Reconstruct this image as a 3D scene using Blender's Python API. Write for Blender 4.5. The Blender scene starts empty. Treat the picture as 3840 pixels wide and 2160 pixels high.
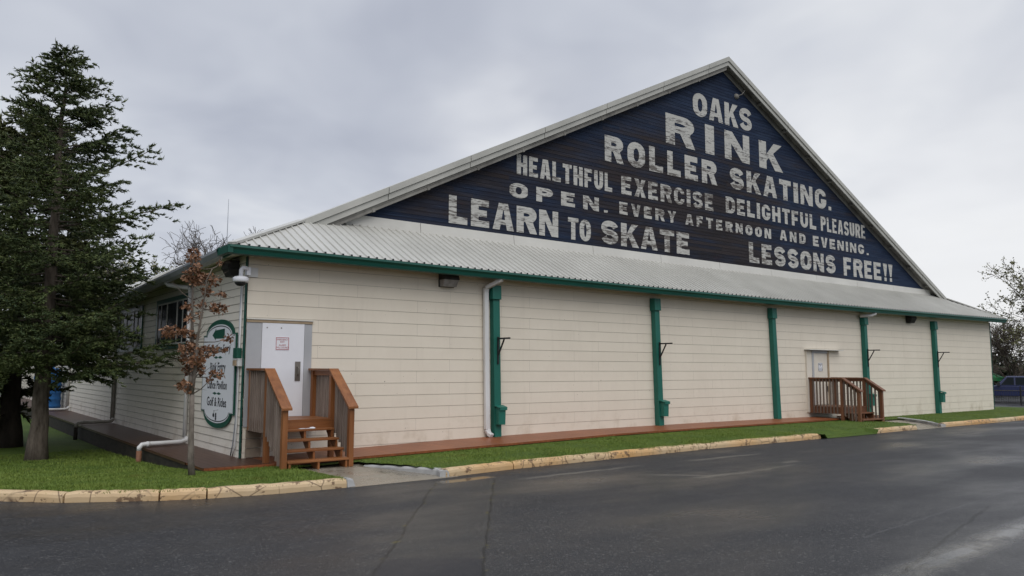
import bpy, math, random
import numpy as np
from mathutils import Vector, Matrix
from mathutils.geometry import tessellate_polygon
S = bpy.context.scene
COL = S.collection
R = math.radians
rng = random.Random(7)

# ------------------------------------------------------------------ camera, sky, sun, exposure
YAW, PITCH, ROLL = 0.650114514, 0.102304176, 0.00304590606
CAM = Vector((-5.32197435, -15.8773628, 1.8))
fw = Vector((math.sin(YAW)*math.cos(PITCH), math.cos(YAW)*math.cos(PITCH), math.sin(PITCH)))
rt = Vector((math.cos(YAW), -math.sin(YAW), 0)); up = rt.cross(fw)
rt2 = rt*math.cos(ROLL) + up*math.sin(ROLL); up2 = -rt*math.sin(ROLL) + up*math.cos(ROLL)
cd = bpy.data.cameras.new('camera'); cam = bpy.data.objects.new('camera', cd); COL.objects.link(cam)
M = Matrix((rt2, up2, -fw)).transposed().to_4x4(); M.translation = CAM
cam.matrix_world = M
cd.sensor_width = 36; cd.lens = 2940.19/3840*36; cd.clip_end = 3000; cd.clip_start = 0.1
S.camera = cam

SUN_EL, SUN_AZ = R(50), R(196)
SUN_STRENGTH = 1.45
SKY_STRENGTH = 0.1
w = bpy.data.worlds.new('World'); S.world = w; w.use_nodes = True
nt = w.node_tree; N = nt.nodes; L = nt.links
for n in list(N): N.remove(n)
def wn(t, **k):
    n = N.new(t)
    for a, b in k.items(): setattr(n, a, b)
    return n
def wm(op, a, b=None, c=None):
    n = wn('ShaderNodeMath', operation=op)
    for i, v in enumerate((a, b, c)):
        if v is None: continue
        if isinstance(v, (int, float)): n.inputs[i].default_value = v
        else: L.new(v, n.inputs[i])
    return n.outputs[0]
def wramp(f, stops):
    r = wn('ShaderNodeValToRGB'); L.new(f, r.inputs[0]); e = r.color_ramp.elements
    while len(e) < len(stops): e.new(0.5)
    for q, (p, c) in zip(e, stops): q.position = p; q.color = (*c, 1)
    return r.outputs[0]
def wmix(f, a, b, mode='MIX'):
    m = wn('ShaderNodeMix', data_type='RGBA', blend_type=mode)
    for i, v in ((0, f), (6, a), (7, b)):
        if isinstance(v, (int, float)): m.inputs[i].default_value = v
        elif isinstance(v, tuple): m.inputs[i].default_value = (*v, 1)
        else: L.new(v, m.inputs[i])
    return m.outputs[2]
tc = wn('ShaderNodeTexCoord')
sep = wn('ShaderNodeSeparateXYZ'); L.new(tc.outputs['Generated'], sep.inputs[0])
zc = wm('MAXIMUM', sep.outputs[2], 0.0)
den = wm('ADD', zc, 0.22)
cx = wm('DIVIDE', sep.outputs[0], den); cy = wm('DIVIDE', sep.outputs[1], den)
cmb = wn('ShaderNodeCombineXYZ'); L.new(cx, cmb.inputs[0]); L.new(cy, cmb.inputs[1])
def wnoise(scale, detail, rough, dist, off=0.0):
    n = wn('ShaderNodeTexNoise', noise_dimensions='4D')
    n.inputs['W'].default_value = off
    n.inputs['Scale'].default_value = scale; n.inputs['Detail'].default_value = detail
    n.inputs['Roughness'].default_value = rough; n.inputs['Distortion'].default_value = dist
    L.new(cmb.outputs[0], n.inputs['Vector']); return n.outputs['Fac']
n1 = wnoise(0.95, 4, 0.5, 0.5, 1.3); n2 = wnoise(2.6, 3, 0.5, 0.6, 4.1)
cl = wm('ADD', wm('MULTIPLY', n1, 0.72), wm('MULTIPLY', n2, 0.28))
cloud = wramp(cl, [(0.36, (4.2, 4.5, 5.35)), (0.45, (5.05, 5.35, 6.15)), (0.53, (6.0, 6.3, 7.0)), (0.64, (7.7, 7.9, 8.3))])
# brighter cloud low over the right-hand horizon
gd = wn('ShaderNodeVectorMath', operation='DOT_PRODUCT'); L.new(tc.outputs['Generated'], gd.inputs[0])
gd.inputs[1].default_value = Vector((0.955, 0.29, 0.03)).normalized()
glow = wm('POWER', wm('MAXIMUM', gd.outputs['Value'], 0.0), 9.0)
lowf = wm('SUBTRACT', 1.0, wm('MULTIPLY', zc, 2.2)); lowf = wm('MAXIMUM', lowf, 0.0)
glow = wm('MULTIPLY', glow, lowf)
cloud = wmix(wm('MINIMUM', wm('MULTIPLY', glow, 1.15), 1.0), cloud, (9.6, 9.6, 9.6))
for dv, pw, amt in (((0.57, 0.762, 0.302), 300.0, 0.75), ((0.833, 0.504, 0.23), 500.0, 0.9), ((0.909, 0.392, 0.12), 70.0, 0.75)):
    gq = wn('ShaderNodeVectorMath', operation='DOT_PRODUCT'); L.new(tc.outputs['Generated'], gq.inputs[0]); gq.inputs[1].default_value = Vector(dv).normalized()
    f_ = wm('POWER', wm('MAXIMUM', gq.outputs['Value'], 0.0), pw)
    f_ = wm('MULTIPLY', f_, wm('MULTIPLY', wramp(wnoise(2.8, 3, 0.5, 0.15, 9.7), [(0.34, (0.1, 0.1, 0.1)), (0.66, (1, 1, 1))]), amt))
    cloud = wmix(f_, cloud, (9.3, 9.4, 9.6))
hz = wm('MULTIPLY', wm('POWER', wm('SUBTRACT', 1.0, zc), 8.0), 0.35)
cloud = wmix(hz, cloud, (7.0, 7.1, 7.5))
# overcast skies brighten towards the zenith
zen = wn('ShaderNodeMapRange'); zen.interpolation_type = 'SMOOTHSTEP'
L.new(sep.outputs[2], zen.inputs[0]); zen.inputs[1].default_value = 0.48; zen.inputs[2].default_value = 0.9
zen.inputs[3].default_value = 1.0; zen.inputs[4].default_value = 1.9
vm = wn('ShaderNodeVectorMath', operation='SCALE'); L.new(cloud, vm.inputs[0]); L.new(zen.outputs[0], vm.inputs['Scale'])
sky = wn('ShaderNodeTexSky', sky_type='NISHITA', sun_disc=False, sun_elevation=SUN_EL, sun_rotation=SUN_AZ)
mixed = wmix(0.95, sky.outputs[0], vm.outputs[0])
bg = wn('ShaderNodeBackground'); bg.inputs[1].default_value = SKY_STRENGTH; L.new(mixed, bg.inputs[0])
wo = wn('ShaderNodeOutputWorld'); L.new(bg.outputs[0], wo.inputs[0])

sd = bpy.data.lights.new('sun', 'SUN'); sun = bpy.data.objects.new('sun', sd); COL.objects.link(sun)
sd.energy = SUN_STRENGTH; sd.angle = R(55); sd.color = (1.0, 0.96, 0.9)
sdir = Vector((math.sin(SUN_AZ)*math.cos(SUN_EL), math.cos(SUN_AZ)*math.cos(SUN_EL), math.sin(SUN_EL)))
sun.rotation_euler = sdir.to_track_quat('Z', 'Y').to_euler()
S.view_settings.view_transform = 'Standard'; S.view_settings.look = 'None'
S.view_settings.gamma = 1.0; S.view_settings.exposure = 0.0
try: S.view_settings.use_curve_mapping = False
except Exception: pass
S.cycles.max_bounces = 6; S.cycles.diffuse_bounces = 3; S.cycles.glossy_bounces = 3
S.cycles.transparent_max_bounces = 8; S.cycles.caustics_reflective = False; S.cycles.caustics_refractive = False

# ------------------------------------------------------------------ materials
def lin(c):
    return tuple(((v/255)/12.92 if v/255 <= 0.04045 else ((v/255+0.055)/1.055)**2.4) for v in c)
class G:
    """small node-graph helper for one material"""
    def __init__(s, name):
        s.m = bpy.data.materials.new(name); s.m.use_nodes = True
        s.t = s.m.node_tree; s.N = s.t.nodes; s.L = s.t.links
        s.b = s.N.get('Principled BSDF'); s.tc = s.N.new('ShaderNodeTexCoord')
        s.obj = s.tc.outputs['Object']
    def n(s, t, **k):
        n = s.N.new(t)
        for a, b in k.items(): setattr(n, a, b)
        return n
    def put(s, sock, v):
        if isinstance(v, (int, float)): sock.default_value = v
        elif isinstance(v, tuple):
            sock.default_value = (*v, 1) if (len(v) == 3 and len(sock.default_value) == 4) else v
        else: s.L.new(v, sock)
    def math(s, op, a, b=None, c=None):
        n = s.n('ShaderNodeMath', operation=op)
        for i, v in enumerate((a, b, c)):
            if v is not None: s.put(n.inputs[i], v)
        return n.outputs[0]
    def map(s, scale=(1, 1, 1), loc=(0, 0, 0), v=None):
        n = s.n('ShaderNodeMapping'); s.put(n.inputs[0], v if v is not None else s.obj)
        n.inputs['Scale'].default_value = scale; n.inputs['Location'].default_value = loc
        return n.outputs[0]
    def noise(s, scale, detail=3, rough=0.55, v=None, dist=0.0):
        n = s.n('ShaderNodeTexNoise'); s.put(n.inputs['Vector'], v if v is not None else s.obj)
        n.inputs['Scale'].default_value = scale; n.inputs['Detail'].default_value = detail
        n.inputs['Roughness'].default_value = rough; n.inputs['Distortion'].default_value = dist
        return n.outputs['Fac']
    def ramp(s, f, stops):
        r = s.n('ShaderNodeValToRGB'); s.put(r.inputs[0], f); e = r.color_ramp.elements
        while len(e) < len(stops): e.new(0.5)
        for q, (p, c) in zip(e, stops):
            q.position = p; q.color = (c, c, c, 1) if isinstance(c, (int, float)) else (*c, 1)
        return r.outputs[0]
    def mix(s, f, a, b, mode='MIX'):
        m = s.n('ShaderNodeMix', data_type='RGBA', blend_type=mode)
        for i, v in ((0, f), (6, a), (7, b)): s.put(m.inputs[i], v)
        return m.outputs[2]
    def sep(s, v=None):
        n = s.n('ShaderNodeSeparateXYZ'); s.put(n.inputs[0], v if v is not None else s.obj); return n.outputs
    def bump(s, h, strength=0.3, dist=0.02):
        n = s.n('ShaderNodeBump'); s.put(n.inputs['Height'], h)
        n.inputs['Strength'].default_value = strength; n.inputs['Distance'].default_value = dist
        s.L.new(n.outputs[0], s.b.inputs['Normal'])
    def rnd(s):
        g = s.n('ShaderNodeNewGeometry'); return g.outputs['Random Per Island']
    def out(s, col=None, rough=None, spec=None, metal=None):
        if col is not None: s.put(s.b.inputs['Base Color'], col)
        if rough is not None: s.put(s.b.inputs['Roughness'], rough)
        if spec is not None: s.b.inputs['Specular IOR Level'].default_value = spec
        if metal is not None: s.b.inputs['Metallic'].default_value = metal
        return s.m
def mottled(name, c1, c2, scale=3, rough=0.6, bump=0.0, bscale=40, stretch=(1, 1, 1), spec=0.4, metal=0.0):
    g = G(name); v = g.map(stretch)
    f = g.noise(scale, 4, 0.6, v)
    col = g.mix(g.ramp(f, [(0.3, 0.0), (0.7, 1.0)]), c1, c2)
    if bump: g.bump(g.noise(bscale, 3, 0.6, v), bump, 0.01)
    return g.out(col, rough, spec, metal)
MT = {}
# cream siding, front: wide boards with butt joints, stains near the ground
def siding(name, c1, c2, row, seam, horiz_axis, off, lapw=0.045, lapd=0.7):
    g = G(name); x, y, z = g.sep()
    h = x if horiz_axis == 'x' else y
    cb = g.n('ShaderNodeCombineXYZ'); g.put(cb.inputs[0], h); g.put(cb.inputs[1], g.math('ADD', z, off))
    br = g.n('ShaderNodeTexBrick'); g.put(br.inputs['Vector'], cb.outputs[0])
    br.offset = 0.37; br.offset_frequency = 2; br.squash = 1.0
    br.inputs['Scale'].default_value = 1; br.inputs['Mortar Size'].default_value = 0.0028
    br.inputs['Mortar Smooth'].default_value = 0.3
    br.inputs['Brick Width'].default_value = seam; br.inputs['Row Height'].default_value = row
    br.inputs['Color1'].default_value = (0.35, 0.35, 0.35, 1); br.inputs['Color2'].default_value = (0.65, 0.65, 0.65, 1)
    br.inputs['Mortar'].default_value = (0.5, 0.5, 0.5, 1)
    tone = g.math('MULTIPLY', g.noise(1.1, 3, 0.6, cb.outputs[0]), 0.75)
    tone = g.math('ADD', tone, g.math('MULTIPLY', g.sep(br.outputs['Color'])[0], 0.25))
    col = g.mix(g.ramp(tone, [(0.3, 0.0), (0.7, 1.0)]), c1, c2)
    # vertical drip streaks and speckles
    st = g.n('ShaderNodeCombineXYZ'); g.put(st.inputs[0], g.math('MULTIPLY', h, 5.0)); g.put(st.inputs[1], g.math('MULTIPLY', z, 0.5))
    dr = g.ramp(g.noise(1.0, 4, 0.6, st.outputs[0]), [(0.55, 0.0), (0.85, 0.12)])
    col = g.mix(dr, col, (0.36, 0.31, 0.25))
    spk = g.ramp(g.noise(16, 2, 0.5, cb.outputs[0]), [(0.745, 0.0), (0.77, 0.75)])
    col = g.mix(spk, col, (0.12, 0.1, 0.08))
    # mud splashed up from the ground
    lowz = g.n('ShaderNodeMapRange'); g.put(lowz.inputs[0], z)
    lowz.inputs[1].default_value = 0.75; lowz.inputs[2].default_value = 0.05; lowz.inputs[3].default_value = 0.0; lowz.inputs[4].default_value = 1.0
    mud = g.math('MULTIPLY', lowz.outputs[0], g.ramp(g.noise(1.7, 5, 0.65, cb.outputs[0]), [(0.50, 0.0), (0.75, 0.55)]))
    col = g.mix(mud, col, (0.3, 0.22, 0.12))
    col = g.mix(g.math('MULTIPLY', br.outputs['Fac'], 0.55), col, (0.22, 0.19, 0.16))
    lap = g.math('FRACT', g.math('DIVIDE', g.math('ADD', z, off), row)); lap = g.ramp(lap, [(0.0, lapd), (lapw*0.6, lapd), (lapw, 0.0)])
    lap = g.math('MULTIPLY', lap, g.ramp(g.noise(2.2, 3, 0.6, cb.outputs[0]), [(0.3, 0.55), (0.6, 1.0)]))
    col = g.mix(lap, col, (0.10, 0.085, 0.07))  # shadow gap at each board lap, painted into the colour as a dark line
    g.bump(g.math('ADD', g.math('MULTIPLY', g.noise(60, 3, 0.6, g.map((0.25, 0.25, 1))), 0.35), g.math('MULTIPLY', br.outputs['Fac'], -1.0)), 0.25, 0.006)
    return g.out(col, 0.55, 0.35)
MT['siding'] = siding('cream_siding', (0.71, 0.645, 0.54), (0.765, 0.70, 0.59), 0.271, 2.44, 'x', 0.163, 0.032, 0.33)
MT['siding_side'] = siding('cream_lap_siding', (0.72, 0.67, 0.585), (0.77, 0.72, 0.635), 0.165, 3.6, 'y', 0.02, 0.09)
# weathered blue gable boards and the paint of the letters
def gable(name, letters):
    g = G(name); x, y, z = g.sep()
    row = g.math('FLOOR', g.math('DIVIDE', g.math('SUBTRACT', z, 5.3), 0.115))
    wn_ = g.n('ShaderNodeTexWhiteNoise', noise_dimensions='1D'); g.put(wn_.inputs['W'], row)
    seg = g.math('FLOOR', g.math('ADD', g.math('MULTIPLY', x, 0.27), g.math('MULTIPLY', wn_.outputs[0], 9.0)))
    wn2 = g.n('ShaderNodeTexWhiteNoise', noise_dimensions='2D')
    cb = g.n('ShaderNodeCombineXYZ'); g.put(cb.inputs[0], row); g.put(cb.inputs[1], seg)
    g.put(wn2.inputs['Vector'], cb.outputs[0]); board = wn2.outputs['Value']
    grain = g.noise(1.0, 5, 0.65, g.map((1.2, 1, 42)))
    big = g.noise(0.22, 3, 0.55, g.map((1, 1, 1.6), (3.1, 0, 0.4)))
    patch = g.noise(0.9, 4, 0.6, g.map((0.55, 1, 3.0)))
    blue = g.mix(board, (0.0075, 0.0145, 0.036), (0.0145, 0.0270, 0.060))
    blue = g.mix(g.ramp(grain, [(0.47, 0.0), (0.76, 0.75)]), blue, (0.038, 0.062, 0.108))
    brown = g.mix(board, (0.012, 0.0095, 0.0095), (0.028, 0.021, 0.019))
    brown = g.mix(g.ramp(grain, [(0.5, 0.0), (0.85, 0.7)]), brown, (0.06, 0.05, 0.05))
    brown = g.mix(g.ramp(g.noise(1.3, 3, 0.6, g.map((0.7, 1, 4), (7, 0, 2))), [(0.62, 0.0), (0.74, 0.6)]), brown, (0.034, 0.014, 0.010))
    # bare wood shows more in the middle and low down, as the paint has worn there
    dx = g.math('DIVIDE', g.math('SUBTRACT', x, 14.5), 10.5); dz = g.math('DIVIDE', g.math('SUBTRACT', z, 6.9), 3.1)
    rr = g.math('ADD', g.math('MULTIPLY', dx, dx), g.math('MULTIPLY', dz, dz))
    wear = g.math('ADD', g.math('MULTIPLY', g.math('SUBTRACT', 1.0, rr), 0.15), g.math('MULTIPLY', big, 0.55))
    wear = g.math('ADD', wear, g.math('MULTIPLY', patch, 0.62))
    wear = g.math('ADD', wear, g.math('MULTIPLY', g.math('SUBTRACT', board, 0.5), 0.16))
    wf = g.ramp(wear, [(0.53, 0.0), (0.80, 0.9)])
    under = g.mix(wf, blue, brown)
    zf = g.math('FRACT', g.math('DIVIDE', g.math('SUBTRACT', z, 5.3), 0.115))
    crack = g.math('MULTIPLY', g.ramp(zf, [(0.0, 0.8), (0.1, 0.0)]), g.ramp(g.noise(0.6, 3, 0.6, g.map((1, 1, 9))), [(0.35, 0.15), (0.65, 1.0)]))
    if letters:
        white = g.mix(g.ramp(grain, [(0.35, 0.0), (0.75, 1.0)]), (0.46, 0.46, 0.43), (0.58, 0.58, 0.55))
        white = g.mix(g.math('MULTIPLY', g.math('SUBTRACT', 1.0, board), 0.25), white, (0.40, 0.385, 0.35))
        ch = g.noise(3.2, 6, 0.72, g.map((1.0, 1, 5.5)))
        ch = g.math('ADD', ch, g.math('MULTIPLY', g.math('SUBTRACT', wear, 0.62), 0.34))
        ch = g.math('ADD', ch, g.math('MULTIPLY', g.math('SUBTRACT', board, 0.5), 0.08))
        flake = g.ramp(ch, [(0.51, 0.0), (0.62, 0.85)])
        col = g.mix(flake, white, g.mix(0.5, under, (0.11, 0.085, 0.07)))
        col = g.mix(crack, col, (0.06, 0.055, 0.055))
    else:
        col = g.mix(crack, under, (0.004, 0.004, 0.006))
    g.bump(grain, 0.3, 0.006)
    return g.out(col, 0.75, 0.2)
MT['gable'] = gable('weathered_blue_boards', False)
MT['letter'] = gable('worn_white_letter_paint', True)
MT['roof'] = mottled('grey_metal_roof', (0.41, 0.405, 0.372), (0.50, 0.495, 0.458), 0.9, 0.42, 0, spec=0.5)
MT['trim'] = mottled('pale_grey_trim', (0.38, 0.38, 0.345), (0.48, 0.475, 0.435), 1.3, 0.5, 0.05, 30)
MT['flash'] = mottled('white_flashing', (0.54, 0.53, 0.49), (0.62, 0.61, 0.565), 1.0, 0.5)
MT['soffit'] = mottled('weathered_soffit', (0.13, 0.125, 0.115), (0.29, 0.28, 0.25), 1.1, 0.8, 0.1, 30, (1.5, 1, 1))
MT['green_dark'] = mottled('dark_green_gutter', (0.006, 0.062, 0.045), (0.009, 0.085, 0.062), 0.8, 0.35)
MT['green'] = mottled('green_post_paint', (0.008, 0.106, 0.079), (0.013, 0.143, 0.107), 2.2, 0.5, 0.06, 30, (1, 1, 0.3))
MT['black'] = mottled('black_metal', (0.012, 0.012, 0.013), (0.022, 0.022, 0.024), 5, 0.5)
MT['dark'] = mottled('dark_bronze', (0.014, 0.013, 0.014), (0.03, 0.027, 0.025), 6, 0.6)
MT['white'] = mottled('white_paint', (0.70, 0.71, 0.75), (0.78, 0.79, 0.83), 1.0, 0.45)
MT['pvc'] = mottled('white_downpipe', (0.58, 0.58, 0.57), (0.72, 0.72, 0.72), 2.0, 0.4, 0, stretch=(1, 1, 0.4))
MT['pvc_dirty'] = mottled('dirty_pipe', (0.28, 0.26, 0.22), (0.46, 0.44, 0.4), 3.0, 0.6)
MT['clay'] = mottled('rust_clay_pipe', (0.16, 0.07, 0.035), (0.25, 0.12, 0.07), 5.0, 0.7)
MT['grey_panel'] = mottled('grey_panel', (0.36, 0.37, 0.39), (0.43, 0.44, 0.455), 1.4, 0.55)
MT['tan'] = mottled('tan_strip', (0.30, 0.22, 0.14), (0.42, 0.33, 0.22), 4, 0.6)
MT['steel'] = mottled('dull_steel', (0.17, 0.15, 0.13), (0.26, 0.24, 0.21), 6, 0.35, metal=0.6)
MT['galv'] = mottled('grey_gutter_metal', (0.30, 0.32, 0.36), (0.42, 0.44, 0.47), 1.2, 0.4, metal=0.3)
MT['red'] = mottled('red_print', (0.36, 0.04, 0.06), (0.42, 0.06, 0.08), 4, 0.6)
MT['ink'] = mottled('dark_print', (0.012, 0.014, 0.02), (0.02, 0.022, 0.03), 4, 0.6)
MT['sign_white'] = mottled('white_sign_face', (0.74, 0.76, 0.80), (0.79, 0.81, 0.84), 0.7, 0.35)
MT['sign_green'] = mottled('green_sign_paint', (0.008, 0.07, 0.045), (0.01, 0.09, 0.06), 1, 0.45)
MT['cream'] = mottled('cream_plain_board', (0.62, 0.57, 0.49), (0.70, 0.65, 0.56), 1.5, 0.55)
MT['lens'] = mottled('frosted_lamp_lens', (0.22, 0.21, 0.2), (0.42, 0.41, 0.4), 4, 0.25)
MT['concrete_old'] = mottled('mossy_concrete', (0.05, 0.045, 0.038), (0.13, 0.12, 0.105), 2.6, 0.85, 0.2, 20)
g = G('window_glass'); MT['glass'] = g.out(g.mix(g.noise(0.6), (0.010, 0.013, 0.015), (0.022, 0.027, 0.03)), 0.12, 0.15); g.b.inputs['IOR'].default_value = 1.12
def wood(name, c1, c2, c3, axis, rough=0.45, plank=None, gap_axis=0):
    g = G(name); sc = [9, 9, 9]; sc[axis] = 0.8
    f = g.noise(1.0, 5, 0.65, g.map(tuple(sc)))
    col = g.ramp(f, [(0.25, c1), (0.5, c2), (0.8, c3)])
    big = g.ramp(g.noise(0.9, 3), [(0.35, 0.0), (0.7, 0.45)])
    col = g.mix(big, col, tuple(v*0.55 for v in c1))
    if plank:
        q = g.math('DIVIDE', g.sep()[gap_axis], plank)
        wn_ = g.n('ShaderNodeTexWhiteNoise', noise_dimensions='1D'); g.put(wn_.inputs['W'], g.math('FLOOR', q))
        col = g.mix(g.math('MULTIPLY', wn_.outputs[0], 0.4), col, c1)
        fr = g.math('FRACT', q); gap = g.ramp(fr, [(0.0, 1.0), (0.06, 0.0)])
        col = g.mix(g.math('MULTIPLY', gap, 0.8), col, (0.01, 0.006, 0.004))
        g.bump(g.math('ADD', g.math('MULTIPLY', gap, -1.0), g.math('MULTIPLY', f, 0.3)), 0.4, 0.01)
    else: g.bump(f, 0.2, 0.006)
    return g.out(col, rough, 0.4)
RW = ((0.16, 0.054, 0.016), (0.265, 0.100, 0.031), (0.37, 0.160, 0.058))
MT['rail_z'] = wood('redwood_upright', *RW, 2)
MT['rail_x'] = wood('redwood_board', *RW, 0)
MT['rail_y'] = wood('redwood_rail', *RW, 1)
DW = ((0.105, 0.042, 0.019), (0.18, 0.074, 0.034), (0.25, 0.115, 0.058))
MT['rail2_z'] = wood('dark_redwood_upright', *DW, 2)
MT['rail2_x'] = wood('dark_redwood_board', *DW, 0)
MT['rail2_y'] = wood('dark_redwood_rail', *DW, 1)
MT['baluster'] = wood('grey_weathered_baluster', (0.13, 0.095, 0.075), (0.24, 0.185, 0.15), (0.36, 0.30, 0.26), 2, 0.7)
MT['baluster2'] = wood('brown_weathered_baluster', (0.10, 0.072, 0.056), (0.16, 0.12, 0.095), (0.24, 0.19, 0.16), 2, 0.7)
MT['deck'] = wood('wet_red_deck', (0.17, 0.048, 0.016), (0.26, 0.080, 0.026), (0.34, 0.115, 0.042), 1, 0.42, 0.14, 0)
MT['deck_side'] = wood('mossy_brown_deck', (0.045, 0.020, 0.012), (0.075, 0.033, 0.020), (0.105, 0.052, 0.034), 1, 0.4, 0.14, 0)
MT['skirt'] = mottled('dark_mossy_skirt', (0.012, 0.01, 0.007), (0.04, 0.033, 0.024), 3.0, 0.8, 0.2, 12, (1, 1, 3))
MT['timber'] = mottled('pale_stacked_timber', (0.16, 0.12, 0.085), (0.30, 0.25, 0.19), 4, 0.7, 0.1, 30)
# ground materials
def seg_dist(g, x, y, a, b, warp=None):
    """signed distance to the line a-b and position 0..1 along it (object space)"""
    ax, ay = a; bx, by = b; Ln = math.hypot(bx-ax, by-ay); tx, ty = (bx-ax)/Ln, (by-ay)/Ln
    d = g.math('ADD', g.math('MULTIPLY', g.math('SUBTRACT', x, ax), -ty), g.math('MULTIPLY', g.math('SUBTRACT', y, ay), tx))
    if warp is not None: d = g.math('ADD', d, warp)
    u = g.math('DIVIDE', g.math('ADD', g.math('MULTIPLY', g.math('SUBTRACT', x, ax), tx), g.math('MULTIPLY', g.math('SUBTRACT', y, ay), ty)), Ln)
    return d, u
def band(g, d, u, w, soft=0.5, u0=0.0, u1=1.0):
    m = g.ramp(g.math('DIVIDE', g.math('ABSOLUTE', d), w), [(soft, 1.0), (1.0, 0.0)])
    inside = g.math('MULTIPLY', g.math('GREATER_THAN', u, u0), g.math('LESS_THAN', u, u1))
    return g.math('MULTIPLY', m, inside)
g = G('wet_asphalt'); x, y, z = g.sep()
v = g.map((1, 1, 0.0))
fine = g.noise(70, 3, 0.7, v); mid = g.noise(2.2, 4, 0.6, v); big = g.noise(0.22, 4, 0.55, v, 0.6)
wide = g.noise(0.55, 3, 0.55, g.map((0.35, 1, 0)))
col = g.mix(g.ramp(mid, [(0.3, 0.0), (0.7, 1.0)]), (0.0118, 0.0122, 0.0142), (0.0215, 0.0220, 0.0245))
col = g.mix(g.ramp(big, [(0.35, 0.0), (0.7, 0.5)]), col, (0.026, 0.0265, 0.029))
col = g.mix(g.ramp(fine, [(0.56, 0.0), (0.74, 0.9)]), col, (0.16, 0.155, 0.145))
col = g.mix(g.ramp(g.noise(15, 4, 0.85, v), [(0.575, 0.0), (0.68, 0.85)]), col, (0.115, 0.112, 0.105))
col = g.mix(g.ramp(g.noise(19, 3, 0.8, g.map((1, 1, 0), (5, 3, 0))), [(0.56, 0.0), (0.68, 0.8)]), col, (0.006, 0.006, 0.0065))
col = g.mix(g.ramp(g.noise(38, 2, 0.6, v), [(0.64, 0.0), (0.72, 0.55)]), col, (0.013, 0.013, 0.014))
for sc_, off_, th_ in ((38, 0.0, 0.86), (24, 4.0, 0.95)):
    vo = g.n('ShaderNodeTexVoronoi', feature='F1'); vo.inputs['Scale'].default_value = sc_; g.put(vo.inputs['Vector'], g.map((1, 1, 0), (off_, off_, 0)))
    pick = g.math('MULTIPLY', g.math('GREATER_THAN', g.sep(vo.outputs['Color'])[0], th_), g.math('LESS_THAN', vo.outputs['Distance'], 0.38))
    col = g.mix(g.math('MULTIPLY', pick, 0.42), col, (0.16, 0.157, 0.15))
rough = g.ramp(g.math('ADD', g.math('MULTIPLY', wide, 0.6), g.math('MULTIPLY', big, 0.4)), [(0.38, 0.25), (0.58, 0.60)])
warp = g.math('MULTIPLY', g.math('SUBTRACT', g.noise(1.6, 4, 0.7, v), 0.5), 0.16)
warp2 = g.math('MULTIPLY', g.math('SUBTRACT', g.noise(0.7, 3, 0.6, v), 0.5), 0.9)
# trench patch between two cracks running away from the ramp
dL, uL = seg_dist(g, x, y, (1.73, -4.51), (-3.0, -10.75), warp)
dR, uR = seg_dist(g, x, y, (2.80, -4.72), (-2.4, -11.6), warp)
inside = g.math('MULTIPLY', g.math('GREATER_THAN', dL, 0.0), g.math('LESS_THAN', dR, 0.0))
inside = g.math('MULTIPLY', inside, g.math('LESS_THAN', uL, 1.3))
inside = g.math('MULTIPLY', inside, g.math('GREATER_THAN', uL, -0.05))
newer = g.math('MULTIPLY', inside, g.ramp(g.math('ADD', uL, g.math('MULTIPLY', warp2, 0.05)), [(0.655, 0.0), (0.675, 1.0)]))
older = g.math('SUBTRACT', inside, newer)
col = g.mix(g.math('MULTIPLY', older, 0.35), col, (0.036, 0.035, 0.031))
col = g.mix(g.math('MULTIPLY', newer, 0.8), col, (0.011, 0.012, 0.017))
for d, u in ((dL, uL), (dR, uR)):
    col = g.mix(band(g, d, u, 0.022, 0.4, 0.0, 1.4), col, (0.006, 0.006, 0.006))
    moss = g.math('MULTIPLY', band(g, d, u, 0.06, 0.3, 0.0, 0.8), g.ramp(g.noise(5.5, 3, 0.6, v), [(0.6, 0.0), (0.68, 0.9)]))
    col = g.mix(moss, col, (0.10, 0.085, 0.012))
# diagonal seam, second seam and the smooth wet track in the lower right
d1, u1 = seg_dist(g, x, y, (12.5, -10.2), (3.4, -11.02), warp)
col = g.mix(g.math('MULTIPLY', band(g, d1, u1, 0.02, 0.4, 0.0, 1.0), 0.5), col, (0.075, 0.075, 0.078))
d2, u2 = seg_dist(g, x, y, (6.8, -10.98), (2.2, -12.05), warp)
col = g.mix(band(g, d2, u2, 0.03, 0.4), col, (0.007, 0.007, 0.007))
d3, u3 = seg_dist(g, x, y, (9.0, -11.65), (1.6, -12.12), warp)
trk = g.math('MULTIPLY', band(g, d3, u3, 0.26, 0.2), g.ramp(g.noise(1.8, 4, 0.65, v), [(0.34, 0.15), (0.55, 1.0)]))
rough = g.mix(trk, rough, (0.05, 0.05, 0.05))
g.put(g.b.inputs['Specular IOR Level'], g.math('ADD', 0.33, g.math('MULTIPLY', trk, 0.45)))
# sandy streaks left by runoff and the puddle by the ramp
for a, b, wd, st in (((2.9, -5.0), (6.4, -4.80), 0.11, 0.8), ((7.4, -4.86), (10.2, -4.95), 0.12, 0.75), ((5.2, -5.75), (6.3, -6.75), 0.10, 0.7),
                     ((5.6, -6.66), (7.3, -6.74), 0.13, 0.75), ((6.9, -6.74), (9.2, -6.55), 0.08, 0.6), ((8.9, -6.3), (9.6, -6.2), 0.12, 0.8), ((18.0, -5.3), (21.5, -5.2), 0.12, 0.6)):
    d, u = seg_dist(g, x, y, a, b, g.math('MULTIPLY', warp2, 0.35))
    ends = g.ramp(u, [(0.0, 0.0), (0.25, 1.0), (0.75, 1.0), (1.0, 0.0)])
    m = g.math('MULTIPLY', g.math('MULTIPLY', band(g, d, u, wd, 0.25), ends), g.math('MULTIPLY', g.ramp(mid, [(0.3, 0.5), (0.6, 1.0)]), st))
    col = g.mix(m, col, (0.135, 0.125, 0.105))
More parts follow.
